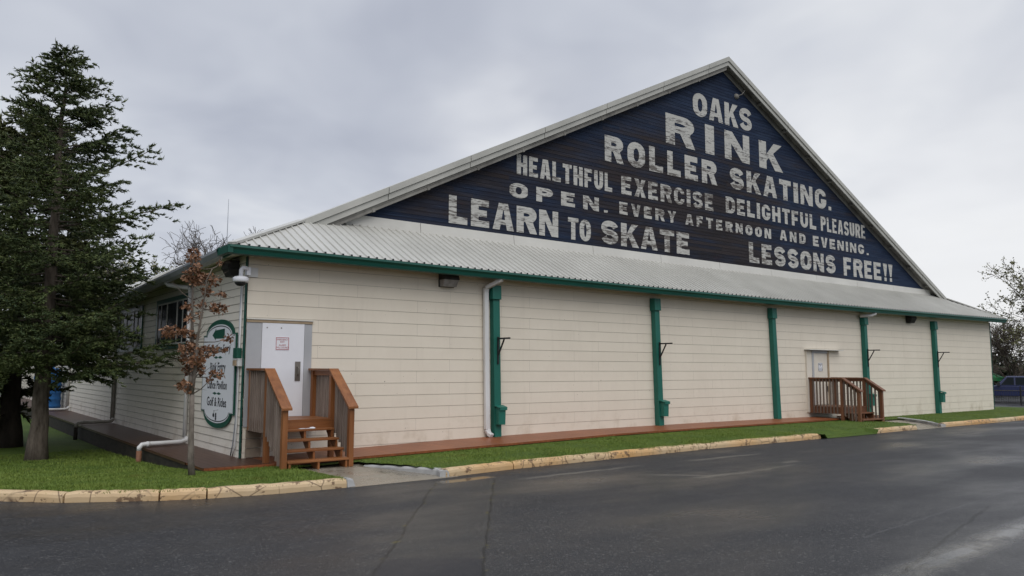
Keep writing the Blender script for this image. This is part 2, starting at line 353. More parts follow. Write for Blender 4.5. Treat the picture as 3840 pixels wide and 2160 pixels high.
d, u = seg_dist(g, x, y, (1.75, -4.52), (3.0, -4.42), g.math('MULTIPLY', warp2, 0.3))
pud = g.math('MULTIPLY', band(g, d, u, 0.17, 0.6), g.ramp(u, [(0.0, 0.0), (0.15, 1.0), (0.85, 1.0), (1.0, 0.0)]))
rough = g.mix(pud, rough, (0.03, 0.03, 0.03))
col = g.mix(g.math('MULTIPLY', pud, 0.5), col, (0.10, 0.075, 0.045))
leaflit = g.math('MULTIPLY', band(g, *seg_dist(g, x, y, (1.2, -4.5), (4.2, -4.35), g.math('MULTIPLY', warp2, 0.5)), 0.28, 0.3), g.ramp(g.noise(11, 2, 0.6, v), [(0.64, 0.0), (0.68, 0.8)]))
col = g.mix(leaflit, col, (0.25, 0.14, 0.03))
g.bump(g.math('MULTIPLY', g.math('ADD', g.math('MULTIPLY', fine, 0.8), g.math('MULTIPLY', g.noise(25, 3, 0.6, v), 0.6)), g.math('SUBTRACT', 1.0, g.math('MAXIMUM', g.math('MULTIPLY', trk, 0.85), pud))), 0.5, 0.015)
MT['asphalt'] = g.out(col, rough)
g = G('lawn_soil'); f = g.noise(0.9, 4); f2 = g.noise(28, 3)
col = g.mix(g.ramp(f, [(0.3, 0.0), (0.7, 1.0)]), (0.052, 0.092, 0.013), (0.092, 0.138, 0.021))
col = g.mix(g.ramp(f2, [(0.4, 0.0), (0.75, 0.6)]), col, (0.012, 0.028, 0.006)); g.bump(f2, 0.7, 0.03)
MT['lawn'] = g.out(col, 0.8, 0.2)
g = G('grass_blade'); f = g.noise(0.8, 3); r_ = g.rnd()
col = g.mix(g.ramp(f, [(0.3, 0.0), (0.7, 1.0)]), (0.100, 0.160, 0.025), (0.172, 0.230, 0.043))
col = g.mix(g.ramp(r_, [(0.55, 0.0), (1.0, 0.55)]), col, (0.16, 0.20, 0.04))
col = g.mix(g.ramp(g.noise(1.7, 4, 0.65, g.map((1, 1, 0.2), (3, 1, 0))), [(0.56, 0.0), (0.70, 0.55)]), col, (0.15, 0.145, 0.035))
MT['blade'] = g.out(col, 0.6, 0.25)
g = G('wet_concrete'); f = g.noise(1.6, 5, 0.65); f2 = g.noise(55, 3)
col = g.mix(g.ramp(f, [(0.3, 0.0), (0.7, 1.0)]), (0.16, 0.138, 0.105), (0.27, 0.24, 0.19))
col = g.mix(g.ramp(g.noise(2.6, 4, 0.7, g.map((1, 2.5, 1))), [(0.58, 0.0), (0.72, 0.7)]), col, (0.12, 0.07, 0.035))
g.bump(f2, 0.15, 0.006); MT['concrete'] = g.out(col, g.ramp(f, [(0.35, 0.12), (0.65, 0.5)]), 0.5)
MT['kerb_white'] = mottled('bare_pale_concrete', (0.30, 0.30, 0.295), (0.47, 0.47, 0.46), 2.4, 0.7, 0.2, 40)
g = G('worn_yellow_paint'); f = g.noise(1.2, 4, 0.6); x, y, z = g.sep()
col = g.mix(g.ramp(f, [(0.25, 0.0), (0.75, 1.0)]), (0.50, 0.36, 0.20), (0.60, 0.46, 0.29))
col = g.mix(g.ramp(g.noise(0.35, 3), [(0.45, 0.0), (0.62, 0.65)]), col, (0.58, 0.30, 0.08))
chip = g.noise(5.2, 5, 0.72, g.map((1, 1, 1.4)))
col = g.mix(g.ramp(chip, [(0.565, 0.0), (0.60, 0.9)]), col, (0.15, 0.09, 0.05))
vor = g.n('ShaderNodeTexVoronoi', feature='DISTANCE_TO_EDGE'); vor.inputs['Scale'].default_value = 2.4
g.put(vor.inputs['Vector'], g.map((1, 1, 1)))
ck = g.math('MULTIPLY', g.ramp(vor.outputs['Distance'], [(0.0, 0.95), (0.03, 0.0)]), g.ramp(g.noise(0.8, 2), [(0.42, 0.0), (0.52, 1.0)]))
col = g.mix(ck, col, (0.10, 0.06, 0.035))
col = g.mix(g.ramp(z, [(-0.0, 0.0), (1.0, 0.0)]), col, (0.1, 0.08, 0.06))
g.bump(g.math('ADD', g.math('MULTIPLY', chip, -0.8), g.math('MULTIPLY', g.noise(60, 3), 0.3)), 0.3, 0.01)
MT['kerb'] = g.out(col, 0.55, 0.4)
g = G('ground_far'); MT['ground'] = g.out(g.mix(g.noise(0.05, 4), (0.03, 0.045, 0.018), (0.055, 0.06, 0.035)), 0.9, 0.2)
# vegetation
def leafmat(name, c1, c2, c3, scale=0.9, rough=0.55, trans=0.0):
    g = G(name); f = g.noise(scale, 3); r_ = g.rnd()
    col = g.mix(g.ramp(f, [(0.35, 0.0), (0.65, 1.0)]), c1, c2)
    col = g.mix(g.ramp(r_, [(0.5, 0.0), (1.0, 0.7)]), col, c3)
    return g.out(col, rough, 0.25)
MT['needles'] = leafmat('conifer_needles', (0.030, 0.050, 0.020), (0.072, 0.098, 0.030), (0.13, 0.15, 0.05))
MT['needles_dark'] = leafmat('dark_conifer_needles', (0.036, 0.050, 0.018), (0.078, 0.088, 0.028), (0.11, 0.118, 0.042))
MT['oakleaf'] = leafmat('dry_brown_oak_leaves', (0.125, 0.056, 0.028), (0.22, 0.108, 0.055), (0.37, 0.22, 0.135), 3.0)
MT['bud'] = leafmat('young_olive_leaves', (0.10, 0.105, 0.042), (0.14, 0.14, 0.06), (0.20, 0.19, 0.095), 0.2)
MT['bushgreen'] = leafmat('dark_bush_leaves', (0.024, 0.030, 0.016), (0.042, 0.048, 0.024), (0.06, 0.066, 0.034), 0.3)
MT['bark'] = mottled('grey_brown_bark', (0.05, 0.040, 0.032), (0.165, 0.138, 0.112), 11.0, 0.9, 1.0, 26, (1, 1, 0.25), 0.1)
MT['bark_dark'] = mottled('dark_bark', (0.016, 0.013, 0.011), (0.045, 0.037, 0.03), 4.0, 0.9, 0.8, 18, (1, 1, 0.35), 0.1)
MT['bark_pale'] = mottled('pale_sapling_bark', (0.10, 0.085, 0.07), (0.23, 0.20, 0.17), 9.0, 0.85, 0.4, 40, (1, 1, 0.5), 0.1)
MT['twig'] = mottled('bare_oak_twigs', (0.07, 0.062, 0.056), (0.115, 0.104, 0.096), 1.0, 0.9)
MT['truck'] = mottled('dark_blue_car_paint', (0.011, 0.017, 0.062), (0.016, 0.024, 0.085), 0.8, 0.22, spec=0.6)
MT['rubber'] = mottled('tyre_rubber', (0.012, 0.012, 0.012), (0.02, 0.02, 0.02), 4, 0.8)
MT['tent'] = mottled('green_tent_cloth', (0.012, 0.16, 0.045), (0.02, 0.21, 0.06), 1, 0.6)
MT['blueplastic'] = mottled('blue_plastic', (0.018, 0.12, 0.36), (0.03, 0.17, 0.46), 1.6, 0.4)

# ------------------------------------------------------------------ mesh helpers
class MB:
    def __init__(s): s.v = []; s.f = []
    def add(s, vs, fs):
        o = len(s.v); s.v += [tuple(q) for q in vs]; s.f += [tuple(i+o for i in q) for q in fs]; return s
    def quad(s, a, b, c, d): return s.add([a, b, c, d], [(0, 1, 2, 3)])
    def box(s, x0, x1, y0, y1, z0, z1):
        return s.add([(x0, y0, z0), (x1, y0, z0), (x1, y1, z0), (x0, y1, z0), (x0, y0, z1), (x1, y0, z1), (x1, y1, z1), (x0, y1, z1)],
                     [(0, 3, 2, 1), (4, 5, 6, 7), (0, 1, 5, 4), (1, 2, 6, 5), (2, 3, 7, 6), (3, 0, 4, 7)])
    def hexa(s, p):   # 8 points: bottom ring then top ring
        return s.add(p, [(0, 3, 2, 1), (4, 5, 6, 7), (0, 1, 5, 4), (1, 2, 6, 5), (2, 3, 7, 6), (3, 0, 4, 7)])
    def prism(s, poly, ext):   # closed polygon (3D points) pushed along ext
        n = len(poly); e = Vector(ext); a = [Vector(q) for q in poly]; b = [q+e for q in a]
        return s.add(a+b, [tuple(range(n-1, -1, -1)), tuple(range(n, 2*n))] + [(i, (i+1) % n, n+(i+1) % n, n+i) for i in range(n)])
    def beam(s, p0, p1, wd, ht, upv=(0, 0, 1)):
        p0 = Vector(p0); p1 = Vector(p1); d = (p1-p0).normalized(); u = Vector(upv)
        sx = d.cross(u).normalized(); u = sx.cross(d).normalized()
        q = []
        for p in (p0, p1):
            for a, b in ((-1, -1), (1, -1), (1, 1), (-1, 1)): q.append(p + sx*a*wd/2 + u*b*ht/2)
        return s.add(q, [(0, 1, 2, 3), (7, 6, 5, 4), (0, 4, 5, 1), (1, 5, 6, 2), (2, 6, 7, 3), (3, 7, 4, 0)])
    def tube(s, pts, rad, n=8, cap=True):
        pts = [Vector(p) for p in pts]
        if isinstance(rad, (int, float)): rad = [rad]*len(pts)
        o = len(s.v); ref = None
        for i, p in enumerate(pts):
            d = (pts[min(i+1, len(pts)-1)] - pts[max(i-1, 0)]).normalized()
            if ref is None:
                ref = d.orthogonal().normalized()
            ref = (ref - d*ref.dot(d)); ref = ref.normalized() if ref.length > 1e-6 else d.orthogonal().normalized()
            b = d.cross(ref)
            for k in range(n):
                a = 2*math.pi*k/n
                s.v.append(tuple(p + (ref*math.cos(a) + b*math.sin(a))*rad[i]))
        for i in range(len(pts)-1):
            for k in range(n):
                k2 = (k+1) % n
                s.f.append((o+i*n+k, o+i*n+k2, o+(i+1)*n+k2, o+(i+1)*n+k))
        if cap:
            s.f.append(tuple(o+k for k in range(n-1, -1, -1))); e = o+(len(pts)-1)*n
            s.f.append(tuple(e+k for k in range(n)))
        return s
    def lathe(s, c, prof, n=20):   # prof: (radius, z) from bottom to top about a vertical axis
        o = len(s.v)
        for r_, z_ in prof:
            for k in range(n):
                a = 2*math.pi*k/n; s.v.append((c[0]+r_*math.cos(a), c[1]+r_*math.sin(a), c[2]+z_))
        for i in range(len(prof)-1):
            for k in range(n):
                k2 = (k+1) % n; s.f.append((o+i*n+k, o+i*n+k2, o+(i+1)*n+k2, o+(i+1)*n+k))
        s.f.append(tuple(o+k for k in range(n-1, -1, -1))); e = o+(len(prof)-1)*n; s.f.append(tuple(e+k for k in range(n)))
        return s
    def build(s, name, m, parent=None, smooth=False, bevel=0):
        o = mkobj(name, np.array(s.v, dtype=np.float64).reshape(-1, 3), s.f, m, parent, smooth)
        if bevel:
            b = o.modifiers.new('bevel', 'BEVEL'); b.width = bevel; b.segments = 2; b.limit_method = 'ANGLE'
        return o
def rootloc(p):
    q = Vector((0, 0, 0))
    while p is not None: q += p.location; p = p.parent
    return q
def mkobj(name, v, f, m, parent=None, smooth=False):
    me = bpy.data.meshes.new(name)
    if parent is not None: v = v - np.array(rootloc(parent))
    if isinstance(f, np.ndarray):
        k = f.shape[1]; me.vertices.add(len(v)); me.vertices.foreach_set('co', v.ravel())
        me.loops.add(f.size); me.loops.foreach_set('vertex_index', f.ravel().astype(np.int32))
        me.polygons.add(len(f)); me.polygons.foreach_set('loop_start', np.arange(0, f.size, k, dtype=np.int32))
        me.polygons.foreach_set('loop_total', np.full(len(f), k, dtype=np.int32)); me.update(calc_edges=True)
    else:
        me.from_pydata(v.tolist(), [], f)
    if smooth: me.polygons.foreach_set('use_smooth', [True]*len(me.polygons))
    me.materials.append(MT[m]); me.update()
    o = bpy.data.objects.new(name, me); COL.objects.link(o)
    if parent is not None: o.parent = parent
    return o
def thing(name, label, cat, loc=(0, 0, 0), group=None):
    o = bpy.data.objects.new(name, None); COL.objects.link(o); o.location = loc; o.empty_display_size = 0.2
    o['label'] = label; o['category'] = cat
    if group: o['group'] = group
    return o
def tag(o, label, cat, group=None):
    o['label'] = label; o['category'] = cat
    if group: o['group'] = group
    return o
def kind(o, k='structure'): o['kind'] = k; return o
def copy_tree(o, parent=None):
    c = o.copy(); COL.objects.link(c)
    if parent is not None: c.parent = parent
    for ch in list(o.children): copy_tree(ch, c)
    return c
def interp(x, xs, ys):
    return float(np.interp(x, xs, ys))

# ------------------------------------------------------------------ ground, road, lawn, ramps
KX = [-9.0, -7.2, -5.6, -4.75, -4.21, -3.51, -2.39, -1.79, -0.8, 0.23, 1.2, 2.2, 3.88, 6.58, 9.9, 14.7, 20.3, 28.5, 38.6]
KY = [9.0, 2.4, -0.4, -1.75, -2.42, -3.08, -3.69, -3.91, -4.08, -4.12, -4.06, -4.05, -3.84, -3.73, -3.58, -3.60, -3.55, -3.62, -3.62]
def yk(x): return interp(x, KX, KY)
def roadz(x, y): return -0.1 + interp(x, [36, 52], [0, -0.4])
mb = MB(); mb.quad((-900, -900, -1.2), (900, -900, -1.2), (900, 900, -1.2), (-900, 900, -1.2))
kind(mb.build('ground', 'ground'))
mb = MB()
xs = [-40, -20, -9.001] + [float(q) for q in np.arange(-9, 38.6, 0.35)] + [38.6, 38.601, 42, 46, 52, 70, 120]
rows = []
for x_ in xs:
    top = 60.0 if (x_ < -9 or x_ > 38.6) else yk(x_) + 0.22
    ys = [-45 + (top+45)*t for t in (0, 0.5, 0.8, 0.9, 0.97, 1.0)]
    rows.append([(x_, y_, roadz(x_, y_)) for y_ in ys])
for a, b in zip(rows[:-1], rows[1:]):
    for i in range(5): mb.quad(a[i], b[i], b[i+1], a[i+1])
kind(mb.build('road', 'asphalt'))
def deckz(x): return interp(x, [-1, 0, 1.7, 4.9, 9.1, 14, 18, 20.5], [0, 0.0, 0.05, 0.12, 0.165, 0.165, 0.15, 0.13])
def lawnz(x, y):
    if 14.76 < x < 17.64 and y < -3.3: return -0.04 - 0.05*min(1, max(0, (-3.3-y)/0.35))
    zl = interp(y, [-4.3, -3.2, -1.2, -0.9, 2.3, 7.5, 20, 60], [0.02, 0.015, -0.05, -0.08, -0.27, -0.42, -0.45, -0.5])
    zr = interp(y, [-3.9, -3.0, -1.4, 0.5], [0.02, 0.02 + 0.25*(deckz(x) if x < 21 else -0.02), (deckz(x)-0.06) if x < 20.5 else interp(x, [20.5, 22, 40], [0.05, -0.01, -0.05]), (deckz(x)-0.08) if x < 20.5 else -0.04])
    t = min(1, max(0, (x-0.3)/1.9)); t = t*t*(3-2*t)
    return zl*(1-t) + zr*t
def in_ramp(x, y):
    if y > -1.75 and x < 10: return False
    if y > -1.2: return False
    t = (y+2.0)/(-2.0)
    if x < 5: return (0.36 < x < interp(t, [0, 1], [1.70, 2.30]))
    t = (y+1.4)/(-2.2); return interp(t, [0, 1], [22.1, 20.3]) < x < interp(t, [0, 1], [23.9, 22.1])
def lawn_ok(x, y):
    if y < yk(x)+(-0.12 if 14.7 < x < 17.74 else 0.1): return False
    if x > -0.95 and y > 0.15 and x < 35.1: return False
    if x > -0.95 and x < 1.7 and y > -1.15 and x < 35: return False
    return not in_ramp(x, y)
vid = {}; lv = []; lf = []
def lawn_cell(x0, y0, s):
    ids = []
    for a, b in ((0, 0), (1, 0), (1, 1), (0, 1)):
        k = (round((x0+a*s)*100), round((y0+b*s)*100))
        if k not in vid: vid[k] = len(lv); lv.append((x0+a*s, y0+b*s, lawnz(x0+a*s, y0+b*s)))
        ids.append(vid[k])
    lf.append(tuple(ids))
st = 0.12
for i in range(int(47.6/st)):
    x_ = -9 + i*st
    y1 = 0.2 if x_ > -0.95 and x_ < 35 else (1.2 if x_ >= 35 else 2.0)
    for j in range(int((y1+4.3)/st)):
        y_ = -4.3 + j*st
        if lawn_ok(x_+st/2, y_+st/2): lawn_cell(x_, y_, st)
yy = -4.3 + int((2.0+4.3)/st)*st
for x0 in np.arange(-9, -0.99, 1.0):
    for y0 in np.arange(yy, 60, 1.2): 
        if y0 > yk(x0): lawn_cell(float(x0), float(y0), 1.2) if False else None
mb = MB(); ysL = [yy-0.06, 2.3, 4, 6, 7.5, 12, 20, 40, 60]
for x0, x1 in ((-9, -6), (-6, -3), (-3, -0.9)):
    for a, b in zip(ysL[:-1], ysL[1:]): mb.quad((x0, a, lawnz(x0, a)), (x1, a, lawnz(x1, a)), (x1, b, lawnz(x1, b)), (x0, b, lawnz(x0, b)))
o_ = len(lv); lv += mb.v; lf += [tuple(q+o_ for q in f_) for f_ in mb.f]
kind(mkobj('lawn', np.array(lv), lf, 'lawn'))
# grass blades
nr = np.random.default_rng(3)
def blades(n, x0, x1, y0, y1, h0, h1):
    P = []
    X = nr.uniform(x0, x1, n); Y = nr.uniform(y0, y1, n)
    for a, b in zip(X, Y):
        if b > yk(a)+0.02 and not (a > -1.1 and a < 35 and b > -0.05) and not (a > -1.0 and a < 1.75 and b > -1.3):
            if a > 1.7 and a < 19.8 and b > interp(a, [1.7, 4.9, 9.1, 18, 20], [-1.48, -1.66, -1.5, -1.3, -1.2])-0.0: continue
            if in_ramp(a, b): continue
            P.append((a, b, lawnz(a, b)-0.005))
    return np.array(P), nr.uniform(h0, h1, len(P))
sets = [blades(75000, -6, 0.6, -4.2, 0.5, 0.02, 0.052), blades(26000, -5.5, -1.1, 0.5, 8, 0.03, 0.07), blades(70000, 1.7, 14, -4.0, -1.2, 0.018, 0.045), blades(36000, 14, 38, -4.0, 0.4, 0.02, 0.045)]
P = np.concatenate([q[0] for q in sets]); Hh = np.concatenate([q[1] for q in sets]); n = len(P)
clump = 0.75 + 0.5*np.sin(P[:, 0]*2.3+np.sin(P[:, 1]*3.1)*1.5)*np.sin(P[:, 1]*2.7+P[:, 0]*0.7)
Hh = Hh*np.clip(clump, 0.5, 1.4)
an = nr.uniform(0, 2*np.pi, n); wv = nr.uniform(0.004, 0.009, n); ln = nr.normal(0, 0.45, (n, 2))*Hh[:, None]
A = P.copy(); B = P.copy(); Cc = P.copy()
A[:, 0] -= np.cos(an)*wv; A[:, 1] -= np.sin(an)*wv; B[:, 0] += np.cos(an)*wv; B[:, 1] += np.sin(an)*wv
Cc[:, :2] += ln; Cc[:, 2] += Hh
V = np.stack([A, B, Cc], 1).reshape(-1, 3); F = np.arange(3*n).reshape(-1, 3)
gr = mkobj('grass', V, F, 'blade'); kind(gr, 'stuff')
tag(gr, 'short wet green grass around the rink building', 'grass')
# concrete ramps up to the two stairs
def slab(name, quad):
    m_ = MB(); m_.prism([quad[0], quad[1], quad[2], quad[3]], (0, 0, -0.12)); return kind(m_.build(name, 'concrete'))
slab('path', [(0.32, -1.55, -0.055), (0.38, -4.16, -0.094), (2.46, -4.10, -0.094), (1.80, -1.55, -0.055)])
slab('path', [(22.2, -1.0, -0.04), (20.25, -3.62, -0.092), (22.15, -3.62, -0.092), (24.2, -0.9, -0.05)])

# ------------------------------------------------------------------ kerbs
def arc_points(x0, x1, n=14):
    return [Vector((x0+(x1-x0)*i/n, yk(x0+(x1-x0)*i/n), -0.1)) for i in range(n+1)]
def kerb(x0, x1, label, mat='kerb', wid=0.22, ht=0.165, rough_end=True, pts=None):
    P_ = pts or arc_points(x0, x1)
    prof = [(0.0, 0.0), (0.0, 0.55), (0.06, 0.8), (0.2, 0.96), (0.42, 1.0), (0.75, 0.98), (0.95, 0.9), (1.0, 0.75), (1.0, 0.0)]
    m_ = MB(); rings = []
    for i, p in enumerate(P_):
        d = (P_[min(i+1, len(P_)-1)]-P_[max(i-1, 0)]).normalized(); nn = Vector((-d.y, d.x, 0))
        k = 0.93 if i in (0, len(P_)-1) else 1.0
        jj = rng.uniform(-0.006, 0.006)
        rings.append([p + nn*(a*wid) + Vector((0, 0, b*ht*k + jj - 0.02)) for a, b in prof])
    nP = len(prof)
    for r_ in rings: m_.v += [tuple(q) for q in r_]
    for i in range(len(rings)-1):
        for k in range(nP-1): m_.f.append((i*nP+k, (i+1)*nP+k, (i+1)*nP+k+1, i*nP+k+1))
    m_.f.append(tuple(range(nP))); m_.f.append(tuple((len(rings)-1)*nP+k for k in range(nP-1, -1, -1)))
    o = m_.build('kerb_stone' if mat == 'kerb' else 'ramp_kerb', mat)
    return tag(o, label, 'kerb', 'yellow kerb stones along the road' if mat == 'kerb' else None)
g_ = 0.012
kerb(-7.2, -3.51-g_, 'pale yellow kerb stone cut off by the left edge of the photo')
kerb(-3.51+g_, -2.39-g_, 'yellow kerb stone below the big conifer, second from the left edge')
kerb(-2.39+g_, -1.79-g_, 'short orange-tinted kerb stone in front of the bare oak sapling')
kerb(-1.79+g_, 0.32, 'long yellow kerb stone ending in a white chip left of the concrete ramp')
kerb(2.24, 3.88-g_, 'cracked yellow kerb stone starting at the white ramp wing')
kerb(3.88+g_, 6.58-g_, 'flaking yellow kerb stone in front of the first green post')
kerb(6.58+g_, 9.9-g_, 'orange-tinted kerb stone between the first and second green posts')
kerb(9.9+g_, 14.72, 'yellow kerb stone ending at the gap where grass meets the road')
kerb(17.72, 20.29, 'short lone yellow kerb stone below the far wooden stairs')
kerb(22.2, 26.4-g_, 'yellow kerb stone beside the far ramp, right of the far stairs')
kerb(26.4+g_, 38.5, 'yellow kerb stone running off the right edge of the photo')
# chipped white end of the near-left kerb, and the ramp wings
m_ = MB(); m_.hexa([(0.325, -4.14, -0.12), (0.50, -4.1, -0.12), (0.50, -3.92, -0.12), (0.325, -3.9, -0.12), (0.325, -4.1, 0.055), (0.46, -4.07, 0.02), (0.46, -3.95, 0.02), (0.325, -3.93, 0.055)])
tag(m_.build('kerb_end', 'kerb_white', bevel=0.03), 'chipped white concrete stub at the end of the left yellow kerb', 'kerb')
kerb(0, 0, 'bare grey concrete wing kerb tapering along the right side of the near ramp', 'kerb_white', 0.17, 0.15,
     pts=[Vector((1.80, -2.0, -0.155)), Vector((2.0, -2.6, -0.14)), Vector((2.2, -3.2, -0.12)), Vector((2.38, -3.75, -0.1)), Vector((2.30, -4.05, -0.1))][::-1])
kerb(0, 0, 'low grey concrete wing kerb along the right side of the far ramp', 'kerb_white', 0.15, 0.12,
     pts=[Vector((24.4, -1.0, -0.07)), Vector((23.3, -2.4, -0.075)), Vector((22.2, -3.58, -0.09))][::-1])

# ------------------------------------------------------------------ the rink building
LB, DB, HW = 35.16, 45.0, 4.15
bld = thing('rink_building', 'long cream clapboard roller rink with grey metal roof and big blue lettered gable', 'building')
def eavez(x): return 4.215 - 0.075*math.sin(math.pi*min(1, max(0, x/LB)))
# front wall courses
m_ = MB(); row = 0.271; zz = -0.163-row
X0W, X1W = 0.0, LB
while zz < HW + 0.2:
    z0, z1 = max(zz, -0.35), min(zz+row, HW+0.05)
    if z1 > z0:
        m_.quad((X0W, -0.008, z0), (X1W, -0.008, z0), (X1W, -0.003, z1), (X0W, -0.003, z1))
        m_.quad((X0W, -0.003, z0), (X1W, -0.003, z0), (X1W, -0.008, z0), (X0W, -0.008, z0))
    zz += row
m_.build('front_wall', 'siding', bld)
# left wall courses (lap siding, along Y)
m_ = MB(); row = 0.165; zz = -0.35
while zz < HW + 0.1:
    z0, z1 = zz, min(zz+row, HW+0.05)
    m_.quad((-0.018, DB, z0), (-0.018, 0, z0), (-0.009, 0, z1), (-0.009, DB, z1))
    m_.quad((-0.009, DB, z0), (-0.009, 0, z0), (-0.018, 0, z0), (-0.018, DB, z0))
    zz += row
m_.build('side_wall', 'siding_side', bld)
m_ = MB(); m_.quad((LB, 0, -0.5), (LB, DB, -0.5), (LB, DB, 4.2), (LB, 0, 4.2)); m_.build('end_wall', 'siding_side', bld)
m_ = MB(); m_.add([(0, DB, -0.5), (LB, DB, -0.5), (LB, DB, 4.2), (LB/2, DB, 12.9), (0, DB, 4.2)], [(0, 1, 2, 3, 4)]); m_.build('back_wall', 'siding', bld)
# green corner boards
m_ = MB(); m_.box(-0.03, -0.0205, -0.012, 0.085, -0.02, 4.06); m_.build('corner_board', 'green_dark', bld)
m_ = MB(); m_.box(LB-0.0, LB+0.03, -0.03, 0.07, -0.05, 4.02); m_.build('corner_board', 'green_dark', bld)
# roofs
PK = 13.07; RX0, RX1 = 1.62, 33.85; XC = LB/2
rake_y = 1.3
GY = 1.6; GZ = 5.32
EX0, EX1 = -0.5, LB+0.5
# front shed roof with standing ribs
nseg = 60; m_ = MB()
for i in range(nseg):
    a = EX0+(EX1-EX0)*i/nseg; b = EX0+(EX1-EX0)*(i+1)/nseg
    def topy(x): return min(GY, -0.5 + min((x-EX0), (EX1-x))*0.8)
    def topz(x): y_ = topy(x); return eavez(x) + (GZ-eavez(x))*(y_+0.5)/2.1
    m_.quad((a, -0.55, eavez(a)-0.02), (b, -0.55, eavez(b)-0.02), (b, topy(b), topz(b)), (a, topy(a), topz(a)))
x_ = EX0+0.11
while x_ < EX1-0.05:
    ty, tz = topy(x_), topz(x_); ez = eavez(x_)-0.02; hw, hh = 0.022, 0.028
    m_.add([(x_-hw, -0.56, ez), (x_-hw*0.55, -0.56, ez+hh), (x_+hw*0.55, -0.56, ez+hh), (x_+hw, -0.56, ez),
            (x_-hw, ty, tz), (x_-hw*0.55, ty, tz+hh), (x_+hw*0.55, ty, tz+hh), (x_+hw, ty, tz)],
           [(0, 1, 5, 4), (1, 2, 6, 5), (2, 3, 7, 6)])
    x_ += 0.2
fr = m_.build('front_roof', 'roof', bld)
m_ = MB(); x_ = EX0+0.11
for i in range(nseg):
    a = EX0+(EX1-EX0)*i/nseg; b = EX0+(EX1-EX0)*(i+1)/nseg; m_.quad((a, -0.5615, eavez(a)-0.026), (b, -0.5615, eavez(b)-0.026), (b, -0.5615, eavez(b)-0.016), (a, -0.5615, eavez(a)-0.016))
while x_ < EX1-0.05:
    ez = eavez(x_)-0.02; m_.box(x_-0.022, x_+0.022, -0.572, -0.5605, ez-0.004, ez+0.036); x_ += 0.2
m_.build('closure_strip', 'black', fr)
# side and main roof
m_ = MB()
LE = lambda y_: 4.2 - 0.03*min(max(y_, 0), 12)
for ya, yb in ((-0.5, 1.3), (1.3, 5), (5, 12), (12, DB+0.5)):
    if ya < 0: m_.add([(EX0, -0.5, 4.2), (RX0, 1.3, 5.15), (EX0, 1.3, LE(1.3))], [(0, 1, 2)])
    else: m_.quad((EX0, ya, LE(ya)), (RX0, ya, 5.15), (RX0, yb, 5.15), (EX0, yb, LE(yb)))
m_.add([(EX1, -0.5, 4.2), (RX1, 1.3, 5.15), (EX1, 1.3, 4.2)], [(0, 2, 1)]); m_.quad((EX1, 1.3, 4.2), (EX1, DB+0.5, 4.2), (RX1, DB+0.5, 5.15), (RX1, 1.3, 5.15))
m_.quad((RX0, rake_y, 5.15), (LB/2, rake_y, PK), (LB/2, DB+0.5, PK), (RX0, DB+0.5, 5.15))
m_.quad((LB/2, rake_y, PK), (RX1, rake_y, 5.15), (RX1, DB+0.5, 5.15), (LB/2, DB+0.5, PK))
y_ = 1.5
while y_ < 14:   # ribs of the side roof, seen on edge along the left eave
    m_.beam((EX0-0.03, y_, LE(y_)+0.012), (RX0, y_, 5.165), 0.045, 0.03); y_ += 0.2
m_.build('main_roof', 'roof', bld)
for sgn in (0, 1):
    m_ = MB(); a = Vector((EX0, -0.5, 4.225)) if sgn == 0 else Vector((EX1, -0.5, 4.225)); b = Vector((RX0, 1.3, 5.19)) if sgn == 0 else Vector((RX1, 1.3, 5.19))
    m_.beam(a, b, 0.19, 0.05); m_.build('hip_cap', 'roof', bld)
# boarded gable
m_ = MB(); z_ = 5.3; apex = 12.76; hl = 1/0.489
while z_ < 12.73:
    z1 = min(z_+0.115, 12.74)
    a0, b0 = LB/2-(apex-z_)*hl, LB/2+(apex-z_)*hl; a1, b1 = LB/2-(apex-z1)*hl, LB/2+(apex-z1)*hl
    m_.quad((a0, GY-0.011, z_), (b0, GY-0.011, z_), (b1, GY-0.005, z1), (a1, GY-0.005, z1))
    m_.quad((a0, GY-0.005, z_), (b0, GY-0.005, z_), (b0, GY-0.011, z_), (a0, GY-0.011, z_))
    z_ += 0.115
gw = m_.build('gable_wall', 'gable', bld)
# ---- hand-drawn block letters
def arc(cx_, cy_, rx, ry, a0, a1, n=8):
    return [(cx_+rx*math.cos(R(a0+(a1-a0)*i/n)), cy_+ry*math.sin(R(a0+(a1-a0)*i/n))) for i in range(n+1)]
def rrect(x0, y0, x1, y1, rx, ry, left_sq=False):
    q = arc(x1-rx, y1-ry, rx, ry, 0, 90)
    q += [(x0, y1)] if left_sq else arc(x0+rx, y1-ry, rx, ry, 90, 180)
    q += [(x0, y0)] if left_sq else arc(x0+rx, y0+ry, rx, ry, 180, 270)
    return q + arc(x1-rx, y0+ry, rx, ry, 270, 360)
def ring_open(a, b, lo, hi, tail=None):
    ox, oy = 0.5, 0.36; ix, iy = max(0.06, 0.5-a), max(0.05, oy-b)
    outer = [(1, hi)] + arc(1-ox, 1-oy, ox, oy, 0, 90) + arc(ox, 1-oy, ox, oy, 90, 180) + arc(ox, oy, ox, oy, 180, 270) + arc(1-ox, oy, ox, oy, 270, 360) + [(1, lo)]
    if tail: outer += [(0.52, lo), (0.52, lo-tail)]
    lo2 = lo-tail if tail else lo
    inner = [(1-a, lo2)] + arc(1-a-ix, b+iy, ix, iy, 360, 270) + arc(a+ix, b+iy, ix, iy, 270, 180) + arc(a+ix, 1-b-iy, ix, iy, 180, 90) + arc(1-a-ix, 1-b-iy, ix, iy, 90, 0) + [(1-a, hi)]
    return outer + inner
